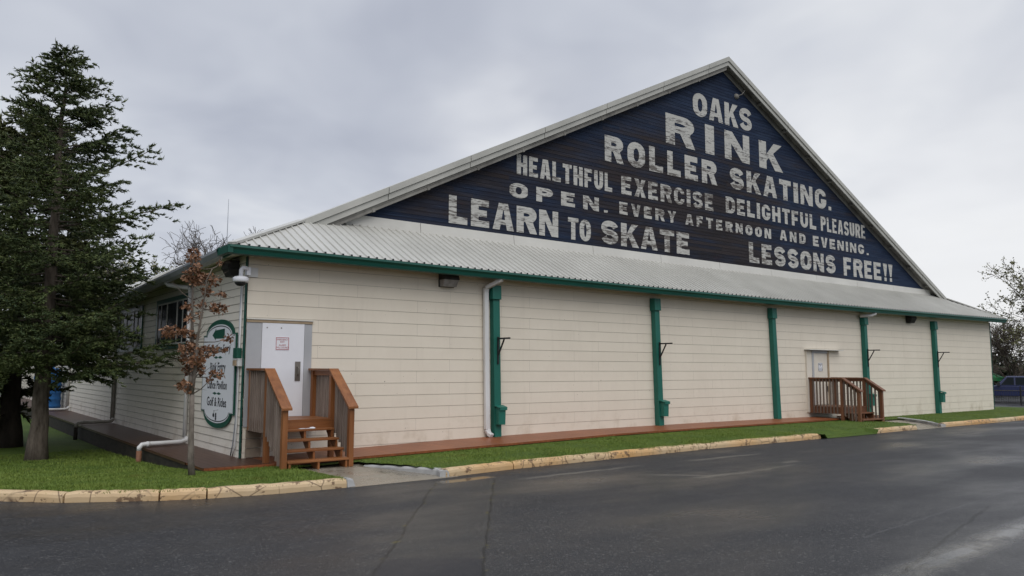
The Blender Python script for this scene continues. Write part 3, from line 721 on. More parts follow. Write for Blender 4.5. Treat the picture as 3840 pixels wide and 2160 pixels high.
def glyph(c, a, b):
    """outlines (outer first, then holes) in the unit box; a, b are stroke widths along x and y"""
    if c == 'A':
        yA = 0.80; lft = lambda y_: a + (0.5-a)*y_/yA; rgt = lambda y_: 1-lft(y_); c1 = 0.2+b*0.75
        out = [(0, 0), (a*0.95, 0), (lft(0.2)*0.97, 0.2), (rgt(0.2)*1.0+0.03*lft(0.2), 0.2), (1-a*0.95, 0), (1, 0), (0.5+a*0.62, 1), (0.5-a*0.62, 1)]
        return [out, [(lft(c1), c1), (rgt(c1), c1), (0.515, yA*0.93), (0.485, yA*0.93)]]
    if c in 'CG': return [ring_open(a, b, 0.36 if c == 'C' else 0.50, 0.64 if c == 'C' else 0.66, None if c == 'C' else b*0.85)]
    if c in 'O':
        return [rrect(0, 0, 1, 1, 0.5, 0.36), rrect(a, b, 1-a, 1-b, max(0.05, 0.5-a), max(0.05, 0.36-b*0.6))]
    if c == 'D':
        return [rrect(0, 0, 1, 1, 0.5, 0.34, True), rrect(a, b, 1-a, 1-b, max(0.05, 0.5-a), max(0.05, 0.34-b*0.6), True)]
    if c in 'PR':
        ym = 0.42; bw = rrect(0, ym, 1, 1, 0.38, 0.27, True)
        hole = rrect(a, ym+b*0.9, 1-a, 1-b, max(0.04, 0.38-a*0.6), max(0.04, 0.27-b*0.8), True)
        k = [i for i, q in enumerate(bw) if q == (0, ym)][0]
        if c == 'P': return [bw[:k] + [(0, 0), (a, 0), (a, ym)] + bw[k+1:], hole]
        return [bw[:k] + [(0, 0), (a, 0), (a, ym), (0.98-a*1.55, ym), (1.02-a, 0), (1.03, 0), (0.98-a*0.45, ym)] + [q for q in bw[k+1:] if q[0] > 0.98-a*0.45], hole]
    if c == 'E': return [[(0, 0), (0.97, 0), (0.97, b), (a, b), (a, 0.5-b/2), (0.84, 0.5-b/2), (0.84, 0.5+b/2), (a, 0.5+b/2), (a, 1-b), (0.95, 1-b), (0.95, 1), (0, 1)]]
    if c == 'F': return [[(0, 0), (a, 0), (a, 0.46-b/2), (0.84, 0.46-b/2), (0.84, 0.46+b/2), (a, 0.46+b/2), (a, 1-b), (0.95, 1-b), (0.95, 1), (0, 1)]]
    if c == 'H': return [[(0, 0), (a, 0), (a, 0.5-b/2), (1-a, 0.5-b/2), (1-a, 0), (1, 0), (1, 1), (1-a, 1), (1-a, 0.5+b/2), (a, 0.5+b/2), (a, 1), (0, 1)]]
    if c == 'I': return [[(0, 0), (1, 0), (1, 1), (0, 1)]]
    if c == 'L': return [[(0, 0), (0.97, 0), (0.97, b*1.1), (a, b*1.1), (a, 1), (0, 1)]]
    if c == 'T': e = 0.5-a/2; return [[(e, 0), (1-e, 0), (1-e, 1-b), (1, 1-b), (1, 1), (0, 1), (0, 1-b), (e, 1-b)]]
    if c == 'N': return [[(0, 0), (a*0.85, 0), (a*0.85, 0.58), (1-a, 0), (1, 0), (1, 1), (1-a*0.85, 1), (1-a*0.85, 0.42), (a, 1), (0, 1)]]
    if c == 'K': return [[(0, 0), (a, 0), (a, 0.3), (a+0.11, 0.43), (1.02-a*1.1, 0), (1.04, 0), (a+0.30, 0.62), (1.0, 1), (1.0-a*1.15, 1), (a, 0.54), (a, 1), (0, 1)]]
    if c == 'V': return [[(0.5-a*0.6, 0), (0.5+a*0.6, 0), (1, 1), (1-a, 1), (0.5, 0.27), (a, 1), (0, 1)]]
    if c == 'Y': return [[(0.5-a/2, 0), (0.5+a/2, 0), (0.5+a/2, 0.42), (1, 1), (1-a*1.05, 1), (0.5, 0.6), (a*1.05, 1), (0, 1), (0.5-a/2, 0.42)]]
    if c == 'X': return [[(0, 0), (a*1.1, 0), (0.5, 0.36), (1-a*1.1, 0), (1, 0), (0.5+a*0.62, 0.5), (1, 1), (1-a*1.1, 1), (0.5, 0.64), (a*1.1, 1), (0, 1), (0.5-a*0.62, 0.5)]]
    if c == 'U':
        out = [(1, 1)] + [(1-a, 1)] + [(1-a, b+0.26)] + arc(0.5, b+0.26, 0.5-a, 0.26, 0, -180) + [(a, 1), (0, 1)] + arc(0.5, 0.36, 0.5, 0.36, 180, 360)
        return [out]
    if c == 'S':
        rx = 0.5-a/2; ry = (0.5-b/2)/2; cl_ = arc(0.5, 0.5+ry, rx, ry, 8, 270, 16)[:-1] + arc(0.5, 0.5-ry, rx, ry, 90, -172, 16)
        lft, rgt = [], []
        for i, p in enumerate(cl_):
            q0 = cl_[max(i-1, 0)]; q1 = cl_[min(i+1, len(cl_)-1)]
            dx, dy = q1[0]-q0[0], q1[1]-q0[1]; l_ = math.hypot(dx/1.0, dy/1.0); nx, ny = -dy/l_, dx/l_
            m2 = math.sqrt((nx*a)**2+(ny*b)**2)
            lft.append((p[0]+nx*m2/2, p[1]+ny*m2/2)); rgt.append((p[0]-nx*m2/2, p[1]-ny*m2/2))
        return ('strip', lft, rgt)
    if c == '.': return [[(0, 0), (1, 0), (1, 0.2), (0, 0.2)]]
    if c == '!': return [[(0.24, 0), (0.76, 0), (0.76, 0.2), (0.24, 0.2)], [(0.34, 0.27), (0.66, 0.27), (1, 1), (0, 1)]]
    return []
def letters_into(m_, word, x0, x1, z0, z1, stem, gap, put):
    Hh_ = z1-z0; wts = []
    for c in word:
        wts.append({'I': None, '.': None, '!': None}.get(c, {'L': 0.88, 'E': 0.9, 'F': 0.88, 'T': 0.95, 'N': 1.04, 'K': 1.04, 'A': 1.06, 'R': 1.04, 'O': 1.04}.get(c, 1.0)))
    fixed = {'I': stem, '.': stem*0.8, '!': stem*1.5}
    free = (x1-x0) - gap*(len(word)-1) - sum(fixed[c] for c, q in zip(word, wts) if q is None)
    tot = sum(q for q in wts if q is not None); u = free/tot if tot else 0; x_ = x0
    for c, q in zip(word, wts):
        wd = fixed[c] if q is None else q*u
        a = min(stem*0.92/wd, 0.40); b = min(0.25, stem*0.66/Hh_)
        loops = glyph(c, a, b)
        if c == 'S':
            lf_, rg_ = loops[1], loops[2]; k_ = len(lf_)
            m_.add([put(x_+p[0]*wd, z0+p[1]*Hh_) for p in lf_+rg_], [(i, i+1, k_+i+1, k_+i) for i in range(k_-1)]); x_ += wd+gap; continue
        groups = [[l_] for l_ in loops] if c == '!' else [loops]
        for gl in groups:
            allp = [p for l_ in gl for p in l_]
            tri = tessellate_polygon([[Vector((p[0]*wd, p[1]*Hh_, 0)) for p in l_] for l_ in gl])
            m_.add([put(x_+p[0]*wd, z0+p[1]*Hh_) for p in allp], [tuple(t_) for t_ in tri])
        x_ += wd+gap
LINES = [[('OAKS', 16.10, 19.51, 10.76, 11.62, 0.29, 0.10)],
         [('RINK', 14.65, 21.40, 9.48, 10.55, 0.50, 0.60)],
         [('ROLLER', 11.76, 17.33, 8.38, 9.23, 0.31, 0.20), ('SKATING', 18.09, 24.46, 8.40, 9.21, 0.31, 0.17), ('.', 24.62, 24.84, 8.40, 9.2, 0.25, 0)],
         [('HEALTHFUL', 8.23, 12.08, 7.40, 8.0, 0.185, 0.07), ('EXERCISE', 12.48, 17.12, 7.41, 8.01, 0.20, 0.12), ('DELIGHTFUL', 17.81, 23.66, 7.46, 8.06, 0.20, 0.12), ('PLEASURE', 23.99, 27.47, 7.47, 8.07, 0.16, 0.08)],
         [('OPEN', 7.97, 11.48, 6.70, 7.13, 0.24, 0.32), ('.', 11.70, 11.86, 6.70, 7.1, 0.2, 0), ('EVERY', 12.38, 15.10, 6.74, 7.14, 0.16, 0.16), ('AFTERNOON', 15.57, 20.53, 6.76, 7.14, 0.17, 0.17), ('AND', 21.10, 22.85, 6.79, 7.19, 0.17, 0.2), ('EVENING', 23.37, 27.31, 6.78, 7.20, 0.18, 0.15), ('.', 27.52, 27.68, 6.78, 7.2, 0.2, 0)],
         [('LEARN', 5.92, 9.80, 5.70, 6.47, 0.28, 0.10), ('TO', 10.19, 11.13, 5.70, 6.37, 0.20, 0.05), ('SKATE', 11.57, 15.78, 5.71, 6.46, 0.28, 0.12), ('LESSONS', 19.11, 24.98, 5.75, 6.51, 0.28, 0.14), ('FREE', 25.60, 28.70, 5.74, 6.52, 0.26, 0.14), ('!', 28.86, 29.235, 5.74, 6.52, 0.25, 0.10), ('!', 29.335, 29.71, 5.74, 6.52, 0.25, 0.10)]]
for line in LINES:
    for wd_ in line:
        m_ = MB(); letters_into(m_, wd_[0], *wd_[1:], lambda a, b: (CAM.x+(a-CAM.x)*0.99149, GY-0.0165, 1.8+(b-1.8)*0.99149))
        m_.build('painted_word', 'letter', gw)
# flashing below the gable, in lengths with visible joints
js = [2.4] + [4.94+3.05*i for i in range(10)] + [32.8]
m_ = MB()
for a, b in zip(js[:-1], js[1:]):
    m_.hexa([(a+0.008, GY-0.075, 5.26), (b-0.008, GY-0.075, 5.26), (b-0.008, GY-0.02, 5.26), (a+0.008, GY-0.02, 5.26), (a+0.008, GY-0.045, 5.55), (b-0.008, GY-0.045, 5.55), (b-0.008, GY-0.02, 5.555), (a+0.008, GY-0.02, 5.555)])
m_.build('flashing', 'flash', bld)
m_ = MB(); m_.box(2.4, 32.8, GY-0.0185, GY-0.0175, 5.24, 5.54); m_.build('flashing_backing', 'dark', bld)
# rake trim, soffit and lookouts
for sgn in (-1, 1):
    hw_r = (XC-RX0) if sgn < 0 else (RX1-XC)
    def P2(t, dz):   # t 0 at foot, 1 at peak
        return XC + sgn*hw_r*(1-t), 5.15+(PK-5.15)*t+dz
    m_ = MB(); ts = [0, 0.140, 0.294, 0.457, 0.614, 0.78, 0.93, 1.0]
    def strips(m_, ta, tb, dz0, dz1, y0, y1):
        pa, pb = P2(ta, dz0), P2(tb, dz0); qa, qb = P2(ta, dz1), P2(tb, dz1)
        m_.prism([(pa[0], y0, pa[1]), (pb[0], y0, pb[1]), (qb[0], y0, qb[1]), (qa[0], y0, qa[1])], (0, y1-y0, 0))
    for a, b in zip(ts[:-1], ts[1:]):
        b2 = b-0.0009 if b < 1 else b
        strips(m_, a+0.0003, b2, 0.04, -0.125, rake_y-0.05, rake_y+0.02)
        strips(m_, a+0.0003, b2, -0.135, -0.285, rake_y-0.012, rake_y+0.03)
    m_.build('rake_board', 'trim', bld)
    if sgn < 0:
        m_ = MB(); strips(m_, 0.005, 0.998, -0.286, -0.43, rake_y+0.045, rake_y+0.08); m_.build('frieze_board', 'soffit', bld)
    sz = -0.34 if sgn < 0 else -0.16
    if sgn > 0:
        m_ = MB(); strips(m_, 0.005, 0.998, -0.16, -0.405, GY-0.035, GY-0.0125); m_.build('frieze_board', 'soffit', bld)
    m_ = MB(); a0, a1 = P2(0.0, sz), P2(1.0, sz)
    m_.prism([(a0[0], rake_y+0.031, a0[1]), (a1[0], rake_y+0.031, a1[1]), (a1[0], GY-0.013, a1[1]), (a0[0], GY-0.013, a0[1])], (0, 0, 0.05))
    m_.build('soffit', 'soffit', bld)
    for k in range(10):
        t = 1-(0.13+0.0965*k if sgn > 0 else 0.10+0.098*k)
        if t < 0.04: continue
        c0 = P2(t, sz-0.045); dirv = Vector((-sgn*hw_r, 0, PK-5.15)).normalized()
        m_ = MB(); m_.beam((c0[0], rake_y+0.035, c0[1]), (c0[0], GY-0.04, c0[1]), 0.07, 0.12, (dirv.z*(-dirv.x/abs(dirv.x)), 0, abs(dirv.x)))
        m_.build('lookout', 'soffit', bld)
# gutters
m_ = MB(); ns = 40
prof = [(-0.40, 0.015), (-0.58, 0.015), (-0.59, -0.03), (-0.555, -0.075), (-0.535, -0.15), (-0.42, -0.16), (-0.40, -0.15)]
for i in range(ns):
    a = EX0-0.06+(EX1-EX0+0.12)*i/ns; b = EX0-0.06+(EX1-EX0+0.12)*(i+1)/ns; za, zb = eavez(a)-0.04, eavez(b)-0.04
    for (y0, d0), (y1, d1) in zip(prof, prof[1:]+prof[:1]): m_.quad((a, y0, za+d0), (b, y0, zb+d0), (b, y1, zb+d1), (a, y1, za+d1))
m_.add([(EX0-0.06, y0, eavez(EX0)-0.04+d0) for y0, d0 in prof], [tuple(range(len(prof)))]); m_.add([(EX1+0.06, y0, eavez(EX1)-0.04+d0) for y0, d0 in prof], [tuple(range(len(prof)-1, -1, -1))])
m_.prism([(-0.57, -0.58, 4.19), (-0.57, 0.12, 4.17), (-0.44, 0.12, 4.0), (-0.46, -0.5, 4.02)], (-0.03, 0, 0)); 
m_.box(-0.60, -0.5, -0.575, 0.10, 4.03, 4.185)
m_.build('gutter', 'green_dark', bld)
m_ = MB()
for ya, yb in ((0.102, 6), (6, 12), (12, DB)):
    za, zb = LE(ya)-0.03, LE(yb)-0.03
    prof2 = [(-0.40, 0.0), (-0.62, 0.0), (-0.62, -0.05), (-0.56, -0.14), (-0.42, -0.15)]
    for (x0, d0), (x1, d1) in zip(prof2, prof2[1:]+prof2[:1]): m_.quad((x0, ya, za+d0), (x0, yb, zb+d0), (x1, yb, zb+d1), (x1, ya, za+d1))
m_.build('gutter', 'galv', bld)
m_ = MB(); m_.quad((-0.45, -0.4, 4.04), (EX1, -0.4, 4.04), (EX1, 0.02, 4.14), (0, 0.02, 4.14)); m_.quad((-0.45, -0.4, 4.03), (-0.45, DB, 3.7), (0.02, DB, 3.85), (0.02, 0, 4.13))
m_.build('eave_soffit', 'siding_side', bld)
# windows of the left wall
def window(y0, y1, z0=2.28, z1=3.62):
    m_ = MB(); t = 0.11
    m_.box(-0.055, 0.0, y0, y1, z1-t, z1); m_.box(-0.07, 0.0, y0, y1, z0, z0+t); m_.box(-0.054, 0.0, y0, y0+t, z0+t, z1-t); m_.box(-0.054, 0.0, y1-t, y1, z0+t, z1-t)
    wf = m_.build('window_frame', 'green_dark', bld)
    m_ = MB(); ya, yb = y0+t, y1-t; za, zb = z0+t, z1-t; x0, x1 = -0.052, -0.02
    for k, wd in ((0.0, 0.03), (0.135, 0.03), (0.335, 0.065), (0.665, 0.065), (0.845, 0.03), (1.0, 0.03)):
        c_ = yb - (yb-ya)*k; c_ = min(max(c_, ya+wd/2), yb-wd/2); m_.box(x0, x1, c_-wd/2, c_+wd/2, za, zb)
    for zz_ in (za+0.02, zb-0.02): m_.box(x0+0.003, x1, ya, yb, zz_-0.02, zz_+0.02)
    m_.build('sash', 'trim', wf)
    m_ = MB(); m_.box(-0.036, -0.022, ya, yb, za, zb); m_.build('pane', 'glass', wf)
for y0 in (4.05, 8.98, 13.95, 18.9): window(y0, y0+3.22)
# downspouts
def downspout(pts, wx, wy, mat, tail=None):
    m_ = MB()
    for p, q in zip(pts[:-1], pts[1:]): m_.tube([p, q], wx, 10)
    for p in pts[1:-1]: m_.lathe((p[0], p[1], p[2]), [(wx*0.4, -wx*1.0), (wx*1.04, -wx*0.6), (wx*1.04, wx*0.6), (wx*0.4, wx*1.0)], 10)
    return m_.build('downspout', mat, bld, True)
m_ = MB()   # square downspout beside the first green post
q = [(6.09, -0.47, 4.08), (6.09, -0.46, 3.98), (5.87, -0.10, 3.78), (5.87, -0.085, 3.68), (5.935, -0.085, 0.32), (5.97, -0.10, 0.22), (6.0, -0.2, 0.17)]
for a, b in zip(q[:-1], q[1:]): m_.beam(a, b, 0.13, 0.09, (0, 1, 0.001) if abs(b[2]-a[2]) > abs(b[1]-a[1]) else (0, 0, 1))
m_.build('downspout', 'pvc', bld, bevel=0.012)
m_ = MB(); q = [(23.85, -0.47, 4.06), (23.85, -0.46, 3.92), (23.7, -0.36, 3.86), (23.35, -0.14, 3.84)]
m_.tube(q, 0.065, 8); m_.build('downspout', 'pvc', bld, True)
downspout([(-0.10, 3.95, 3.74), (-0.075, 3.92, 3.66), (-0.075, 3.86, 0.15)], 0.045, 0.045, 'pvc')
m_ = MB(); m_.tube([(-0.5, 4.7, 4.05), (-0.49, 4.7, 3.95), (-0.42, 4.62, 3.83), (-0.25, 4.3, 3.77), (-0.1, 3.97, 3.73)], 0.055, 10); m_.build('downspout', 'pvc', bld, True)
downspout([(-0.075, 12.4, 3.75), (-0.075, 12.4, 0.13)], 0.06, 0.06, 'pvc_dirty')
downspout([(-0.075, 21.75, 3.75), (-0.075, 21.75, 0.12)], 0.06, 0.06, 'pvc')
# ---- doors
def text_mesh(txt, size, put, mat, name, parent, xscale=1.0, bold=0.0, align='CENTER'):
    cu = bpy.data.curves.new('txt', 'FONT'); cu.body = txt; cu.size = size; cu.align_x = align; cu.align_y = 'CENTER'; cu.offset = bold; cu.resolution_u = 3
    ob = bpy.data.objects.new('txt', cu); COL.objects.link(ob)
    bpy.context.view_layer.update()
    me = bpy.data.meshes.new_from_object(ob.evaluated_get(bpy.context.evaluated_depsgraph_get()))
    v = [tuple(put(q.co.x*xscale, q.co.y)) for q in me.vertices]; f = [tuple(p.vertices) for p in me.polygons]
    bpy.data.objects.remove(ob); bpy.data.curves.remove(cu); bpy.data.meshes.remove(me)
    m_ = MB(); m_.v = v; m_.f = f
    return m_.build(name, mat, parent)
def notice(parent, cx_, yf, cz_, wd, ht, border, inkm):
    m_ = MB(); m_.box(cx_-wd/2, cx_+wd/2, yf-0.006, yf, cz_-ht/2, cz_+ht/2); n_ = m_.build('notice', 'white', parent)
    m_ = MB(); t = 0.010; e = 0.008; a0, a1, b0, b1 = cx_-wd/2+e, cx_+wd/2-e, cz_-ht/2+e, cz_+ht/2-e; y0, y1 = yf-0.009, yf-0.0065
    m_.box(a0, a1, y0, y1, b1-t, b1); m_.box(a0, a1, y0, y1, b0, b0+t); m_.box(a0, a0+t, y0, y1, b0+t, b1-t); m_.box(a1-t, a1, y0, y1, b0+t, b1-t)
    m_.build('notice_border', border, parent)
    for i, s_ in enumerate(('EMERGENCY', 'EXIT', 'ALARM', 'WILL SOUND')):
        zc_ = cz_ + ht*(0.30, 0.12, -0.13, -0.31)[i]
        text_mesh(s_, ht*0.19, lambda a, b, z__=zc_: (cx_+a, yf-0.0085, z__+b), inkm, 'notice_lettering', parent, 0.82 if len(s_) > 6 else 0.9, 0.0)
# near door
m_ = MB(); m_.box(0.32, 1.222, -0.034, 0.0, 0.80, 2.715)
d1o = m_.build('door', 'white', bld, bevel=0.004)
notice(d1o, 0.748, -0.034, 2.30, 0.29, 0.27, 'red', 'red')
m_ = MB(); m_.box(1.035, 1.15, -0.046, -0.035, 1.53, 1.93); m_.tube([(1.09, -0.046, 1.65), (1.09, -0.1, 1.68), (1.09, -0.1, 1.80), (1.09, -0.046, 1.83)], 0.014, 8); m_.build('handle', 'steel', d1o)
m_ = MB()
for x_, z_ in ((0.42, 2.62), (0.72, 2.62)):
    m_ = MB(); m_.box(x_-0.012, x_+0.012, -0.038, -0.0345, z_-0.012, z_+0.012); m_.build('bolt', 'steel', d1o)
m_ = MB(); m_.box(0.005, 0.312, -0.026, 0.0, 0.62, 2.715); m_.box(1.23, 1.395, -0.026, 0.0, 0.72, 2.715); m_.build('door_surround', 'grey_panel', bld)
m_ = MB(); m_.box(0.0, 1.40, -0.04, 0.0, 2.722, 2.775); m_.build('door_head', 'tan', bld)
m_ = MB(); m_.box(-0.0, 1.41, -0.055, 0.0, 2.778, 2.80); m_.build('drip_cap', 'flash', bld)
m_ = MB()
for k in range(3): m_.box(0.06, 0.36, -0.06, -0.02, 0.02+k*0.19, 0.195+k*0.19)
m_.build('packing_timber', 'timber', bld)
# far door
m_ = MB(); m_.box(20.22, 21.10, -0.05, -0.005, 0.55, 2.375); d2o = m_.build('door', 'cream', bld, bevel=0.004)
notice(d2o, 20.64, -0.05, 1.885, 0.27, 0.30, 'ink', 'ink')
m_ = MB(); m_.box(20.98, 21.06, -0.075, -0.051, 1.0, 1.2); m_.build('handle', 'black', d2o)
m_ = MB(); m_.box(20.11, 20.22, -0.07, 0.0, 0.55, 2.475); m_.box(20.22, 21.10, -0.07, 0.0, 2.38, 2.475); m_.build('door_frame', 'grey_panel', bld)
m_ = MB(); m_.box(21.10, 21.20, -0.07, 0.0, 0.55, 2.475); m_.build('door_jamb', 'tan', bld)
m_ = MB(); m_.box(19.78, 20.10, -0.06, 0.0, 0.30, 2.475); m_.build('door_panel', 'cream', bld)
m_ = MB(); m_.box(19.72, 21.95, -0.22, 0.0, 2.485, 2.51); m_.build('door_canopy', 'flash', bld)

# ------------------------------------------------------------------ wooden boardwalks
m_ = MB(); xs = [-1.05, 0.0, 1.7, 4.9, 9.1, 14, 18, 20.4]; ye = [-1.17, -1.31, -1.47, -1.64, -1.47, -1.38, -1.28, -1.05]
for i in range(len(xs)-1):
    a, b = xs[i], xs[i+1]
    m_.hexa([(a, ye[i], deckz(a)-0.045), (b, ye[i+1], deckz(b)-0.045), (b, 0.0, deckz(b)-0.045), (a, 0.0, deckz(a)-0.045),
             (a, ye[i], deckz(a)), (b, ye[i+1], deckz(b)), (b, 0.0, deckz(b)), (a, 0.0, deckz(a))])
bw = thing('boardwalk', 'low wet red-brown boardwalk along the lettered front wall', 'boardwalk')
m_.build('deck_boards', 'deck', bw)
m_ = MB()
for i in range(len(xs)-1):
    a, b = xs[i], xs[i+1]
    m_.quad((a, ye[i]+0.03, deckz(a)-0.2), (b, ye[i+1]+0.03, deckz(b)-0.2), (b, ye[i+1]+0.03, deckz(b)-0.046), (a, ye[i]+0.03, deckz(a)-0.046))
m_.build('skirt_board', 'skirt', bw)
bs = thing('boardwalk', 'raised dark mossy boardwalk along the shaded side wall with windows', 'boardwalk')
m_ = MB(); m_.box(-1.07, 0.0, 0.004, 44, -0.05, 0.004); m_.build('deck_boards', 'deck_side', bs)
m_ = MB(); m_.box(-1.04, -0.9, -1.1, 44, -0.7, -0.052); m_.build('skirt_board', 'skirt', bs)
m_ = MB(); m_.box(-1.075, 0.33, -1.155, -0.003, 0.0008, 0.006); m_.build('corner_boards', 'deck_side', bs)

# ------------------------------------------------------------------ wooden stairs
def stairs(name_lbl, XL, XR, zl, ydepth, yfoot, zg, nst, mats, balm, post=0.1, bal_pitch=0.105):
    mz, mx, my = mats
    t = thing('wooden_stairs', name_lbl, 'stairs', (XL, -0.1, zg))
    rail = 0.99; cap = 0.04
    # landing
    m_ = MB(); m_.box(XL-0.03, XR+0.03, -ydepth-0.03, -0.06, zl-0.04, zl); m_.build('landing', mx, t)
    m_ = MB(); m_.box(XL, XR, -ydepth-0.025, -ydepth+0.015, zl-0.22, zl-0.042); m_.box(XL-0.02, XL+0.02, -ydepth+0.02, -0.07, zl-0.24, zl-0.042); m_.box(XR-0.02, XR+0.02, -ydepth+0.02, -0.07, zl-0.24, zl-0.042)
    m_.build('landing_frame', mx, t)
    rise = (zl-zg)/(nst+1); run = (yfoot+ydepth)/nst if False else (abs(yfoot)-ydepth)/nst
    for k in range(1, nst+1):
        z_ = zl-rise*k; y1 = -ydepth-run*(k-1)+0.02; y0 = -ydepth-run*k-0.015
        m_ = MB(); m_.box(XL+0.055, XR-0.055, y0, y1, z_-0.04, z_); m_.build('tread', mx, t, bevel=0.006)
    for x_ in (XL+0.10, (XL+XR)/2, XR-0.10):      # cut stringers
        poly = [(x_-0.02, -ydepth+0.0, zl-0.25), (x_-0.02, -ydepth+0.0, zl-0.045)]
        for k in range(1, nst+1):
            z_ = zl-rise*k-0.041; poly += [(x_-0.02, -ydepth-run*(k-1)-0.002, z_), (x_-0.02, -ydepth-run*k, z_)]
        poly += [(x_-0.02, -ydepth-run*nst, zg), (x_-0.02, -ydepth-run*(nst-1)+0.02, zg)]
        m_ = MB()
        n_ = len(poly); a = [Vector(q) for q in poly]; e = Vector((0.04, 0, 0)); b_ = [q+e for q in a]
        tri = tessellate_polygon([[Vector((q.y, q.z, 0)) for q in a]])
        m_.add(a+b_, [tuple(q) for q in tri] + [tuple(i+n_ for i in q[::-1]) for q in tri] + [(i, (i+1) % n_, n_+(i+1) % n_, n_+i) for i in range(n_)])
        m_.build('stringer', mx, t)
    zt = zl+rail-cap; yf = yfoot+0.06; slope = (rise/run); zend = zt-slope*(abs(yf)-ydepth)
    for X in (XL, XR):
        sg = -1 if X == XL else 1
        for y_, z0, z1 in ((-0.12, zl-0.24, zt), (-ydepth+0.04, (zg if sg > 0 or True else zl-0.3), zt), (yf, zg, zend)):
            m_ = MB(); m_.box(X-post/2, X+post/2, y_-post/2, y_+post/2, z0, z1-0.002); m_.build('post', mz, t, bevel=0.005)
        m_ = MB(); m_.box(X-0.10, X+0.10, -ydepth-0.01, -0.05, zt, zt+cap); m_.hexa([(X-0.10, -ydepth-0.01, zt), (X+0.10, -ydepth-0.01, zt), (X+0.10, yf-0.11, zend-0.04-slope*0.05), (X-0.10, yf-0.11, zend-0.04-slope*0.05), (X-0.10, -ydepth-0.01, zt+cap), (X+0.10, -ydepth-0.01, zt+cap), (X+0.10, yf-0.11, zend-slope*0.05), (X-0.10, yf-0.11, zend-slope*0.05)])
        m_.build('handrail', my, t)
        xi = X  # apron boards under the cap
        m_ = MB(); m_.box(X-0.02, X+0.02, -ydepth+0.09, -0.17, zt-0.10, zt-0.002); m_.beam((X, -ydepth-0.012, zt-0.055), (X, yf+0.052, zend-0.055+0.0), 0.04, 0.10); m_.build('rail_apron', my, t)
        yb = -0.22; xo = X+sg*0.042
        while yb > -ydepth+0.12:
            m_ = MB(); m_.box(xo-0.02, xo+0.02, yb-0.02, yb+0.02, zl-0.24, zt-0.01); m_.build('baluster', balm, t); yb -= bal_pitch
        yb = -ydepth-0.07
        while yb > yf+0.08:
            zr_ = zt-slope*(abs(yb)-ydepth); zb_ = max(zg+0.06, zl-slope*(abs(yb)-ydepth)-0.24)
            m_ = MB(); m_.box(xo-0.02, xo+0.02, yb-0.02, yb+0.02, zb_, zr_-0.03); m_.build('baluster', balm, t); yb -= bal_pitch
    return t
stairs('red-brown wooden stairs with four steps up to the white near door', 0.115, 1.425, 0.80, 1.08, -1.98, -0.06, 4, ('rail_z', 'rail_x', 'rail_y'), 'baluster')
stairs('darker brown wooden stairs up to the small far door', 19.93, 21.38, 0.53, 1.30, -1.92, -0.06, 2, ('rail2_z', 'rail2_x', 'rail2_y'), 'baluster2', bal_pitch=0.125)
m_ = MB()
for k, (y0, y1, z_) in enumerate(((-0.75, -0.05, 0.12), (-0.95, -0.3, 0.06))): m_.box(21.6, 23.4-0.1*k, y0, y1, z_-0.05, z_)
tag(m_.build('loose_decking', 'rail2_x'), 'loose dark deck planks lying against the wall right of the far stairs', 'planks')
m_ = MB(); m_.box(-0.045, 0.045, -0.03, 0.03, 0, 0.006); m_.box(0.05, 0.2, -0.02, 0.03, 0, 0.004); m_.lathe((0.17, 0.02, 0.0), [(0.05, 0), (0.04, 0.012), (0.015, 0.02)], 7)
nap = m_.build('paper_napkin', 'white'); nap.location = (0.72, -1.27, 0.634); nap.scale = (1.3, 1.3, 1.3)
tag(nap, 'crumpled white paper napkins lying on the top tread of the near stairs', 'litter')

# ------------------------------------------------------------------ green posts with brackets and outlet boxes
def make_post(x, label, zb, ln):
    t = thing('wall_post', label, 'post', (x, -0.02, zb), 'green posts along the front wall')
    m_ = MB(); z1 = 3.55; w_ = 0.10; xb = x+ln
    m_.hexa([(xb-w_, -0.19, zb), (xb+w_, -0.19, zb), (xb+w_, -0.014, zb), (xb-w_, -0.014, zb), (x-w_, -0.17, z1), (x+w_, -0.17, z1), (x+w_, -0.014, z1), (x-w_, -0.014, z1)])
    m_.build('shaft', 'green', t, bevel=0.006)
    m_ = MB(); m_.hexa([(x-0.145, -0.225, 3.51), (x+0.115, -0.225, 3.51), (x+0.115, -0.014, 3.50), (x-0.145, -0.014, 3.50), (x-0.145, -0.21, 3.86), (x+0.115, -0.21, 3.86), (x+0.115, -0.014, 3.87), (x-0.145, -0.014, 3.87)])
    m_.build('cap', 'green', t, bevel=0.006)
    return t
PX = [6.14, 11.98, 17.75, 23.66, 29.36]; LN = [0.06, 0.11, 0.14, 0.06, 0.07]
PL = ['green wall post beside the white downspout, nearest the camera', 'green wall post between the nearest post and the plain one without a bracket',
      'plain green wall post with neither bracket nor box, left of the far door', 'green wall post rising behind the far wooden stairs', 'green wall post nearest the right end of the building']
PB = [0.12, 0.14, 0.13, 0.0, -0.04]
for x_, l_, z_, n_ in zip(PX, PL, PB, LN): make_post(x_, l_, z_, n_)
brk = None
BL = ['black triangular bracket on the green post nearest the camera', 'black triangular bracket on the second green post from the left', 'black triangular bracket on the green post behind the far stairs', 'black triangular bracket on the rightmost green post']
BX = ['green outlet box low on the post nearest the camera', 'green outlet box low on the second post from the left', 'green outlet box seen through the railing of the far stairs', 'green outlet box on the rightmost post']
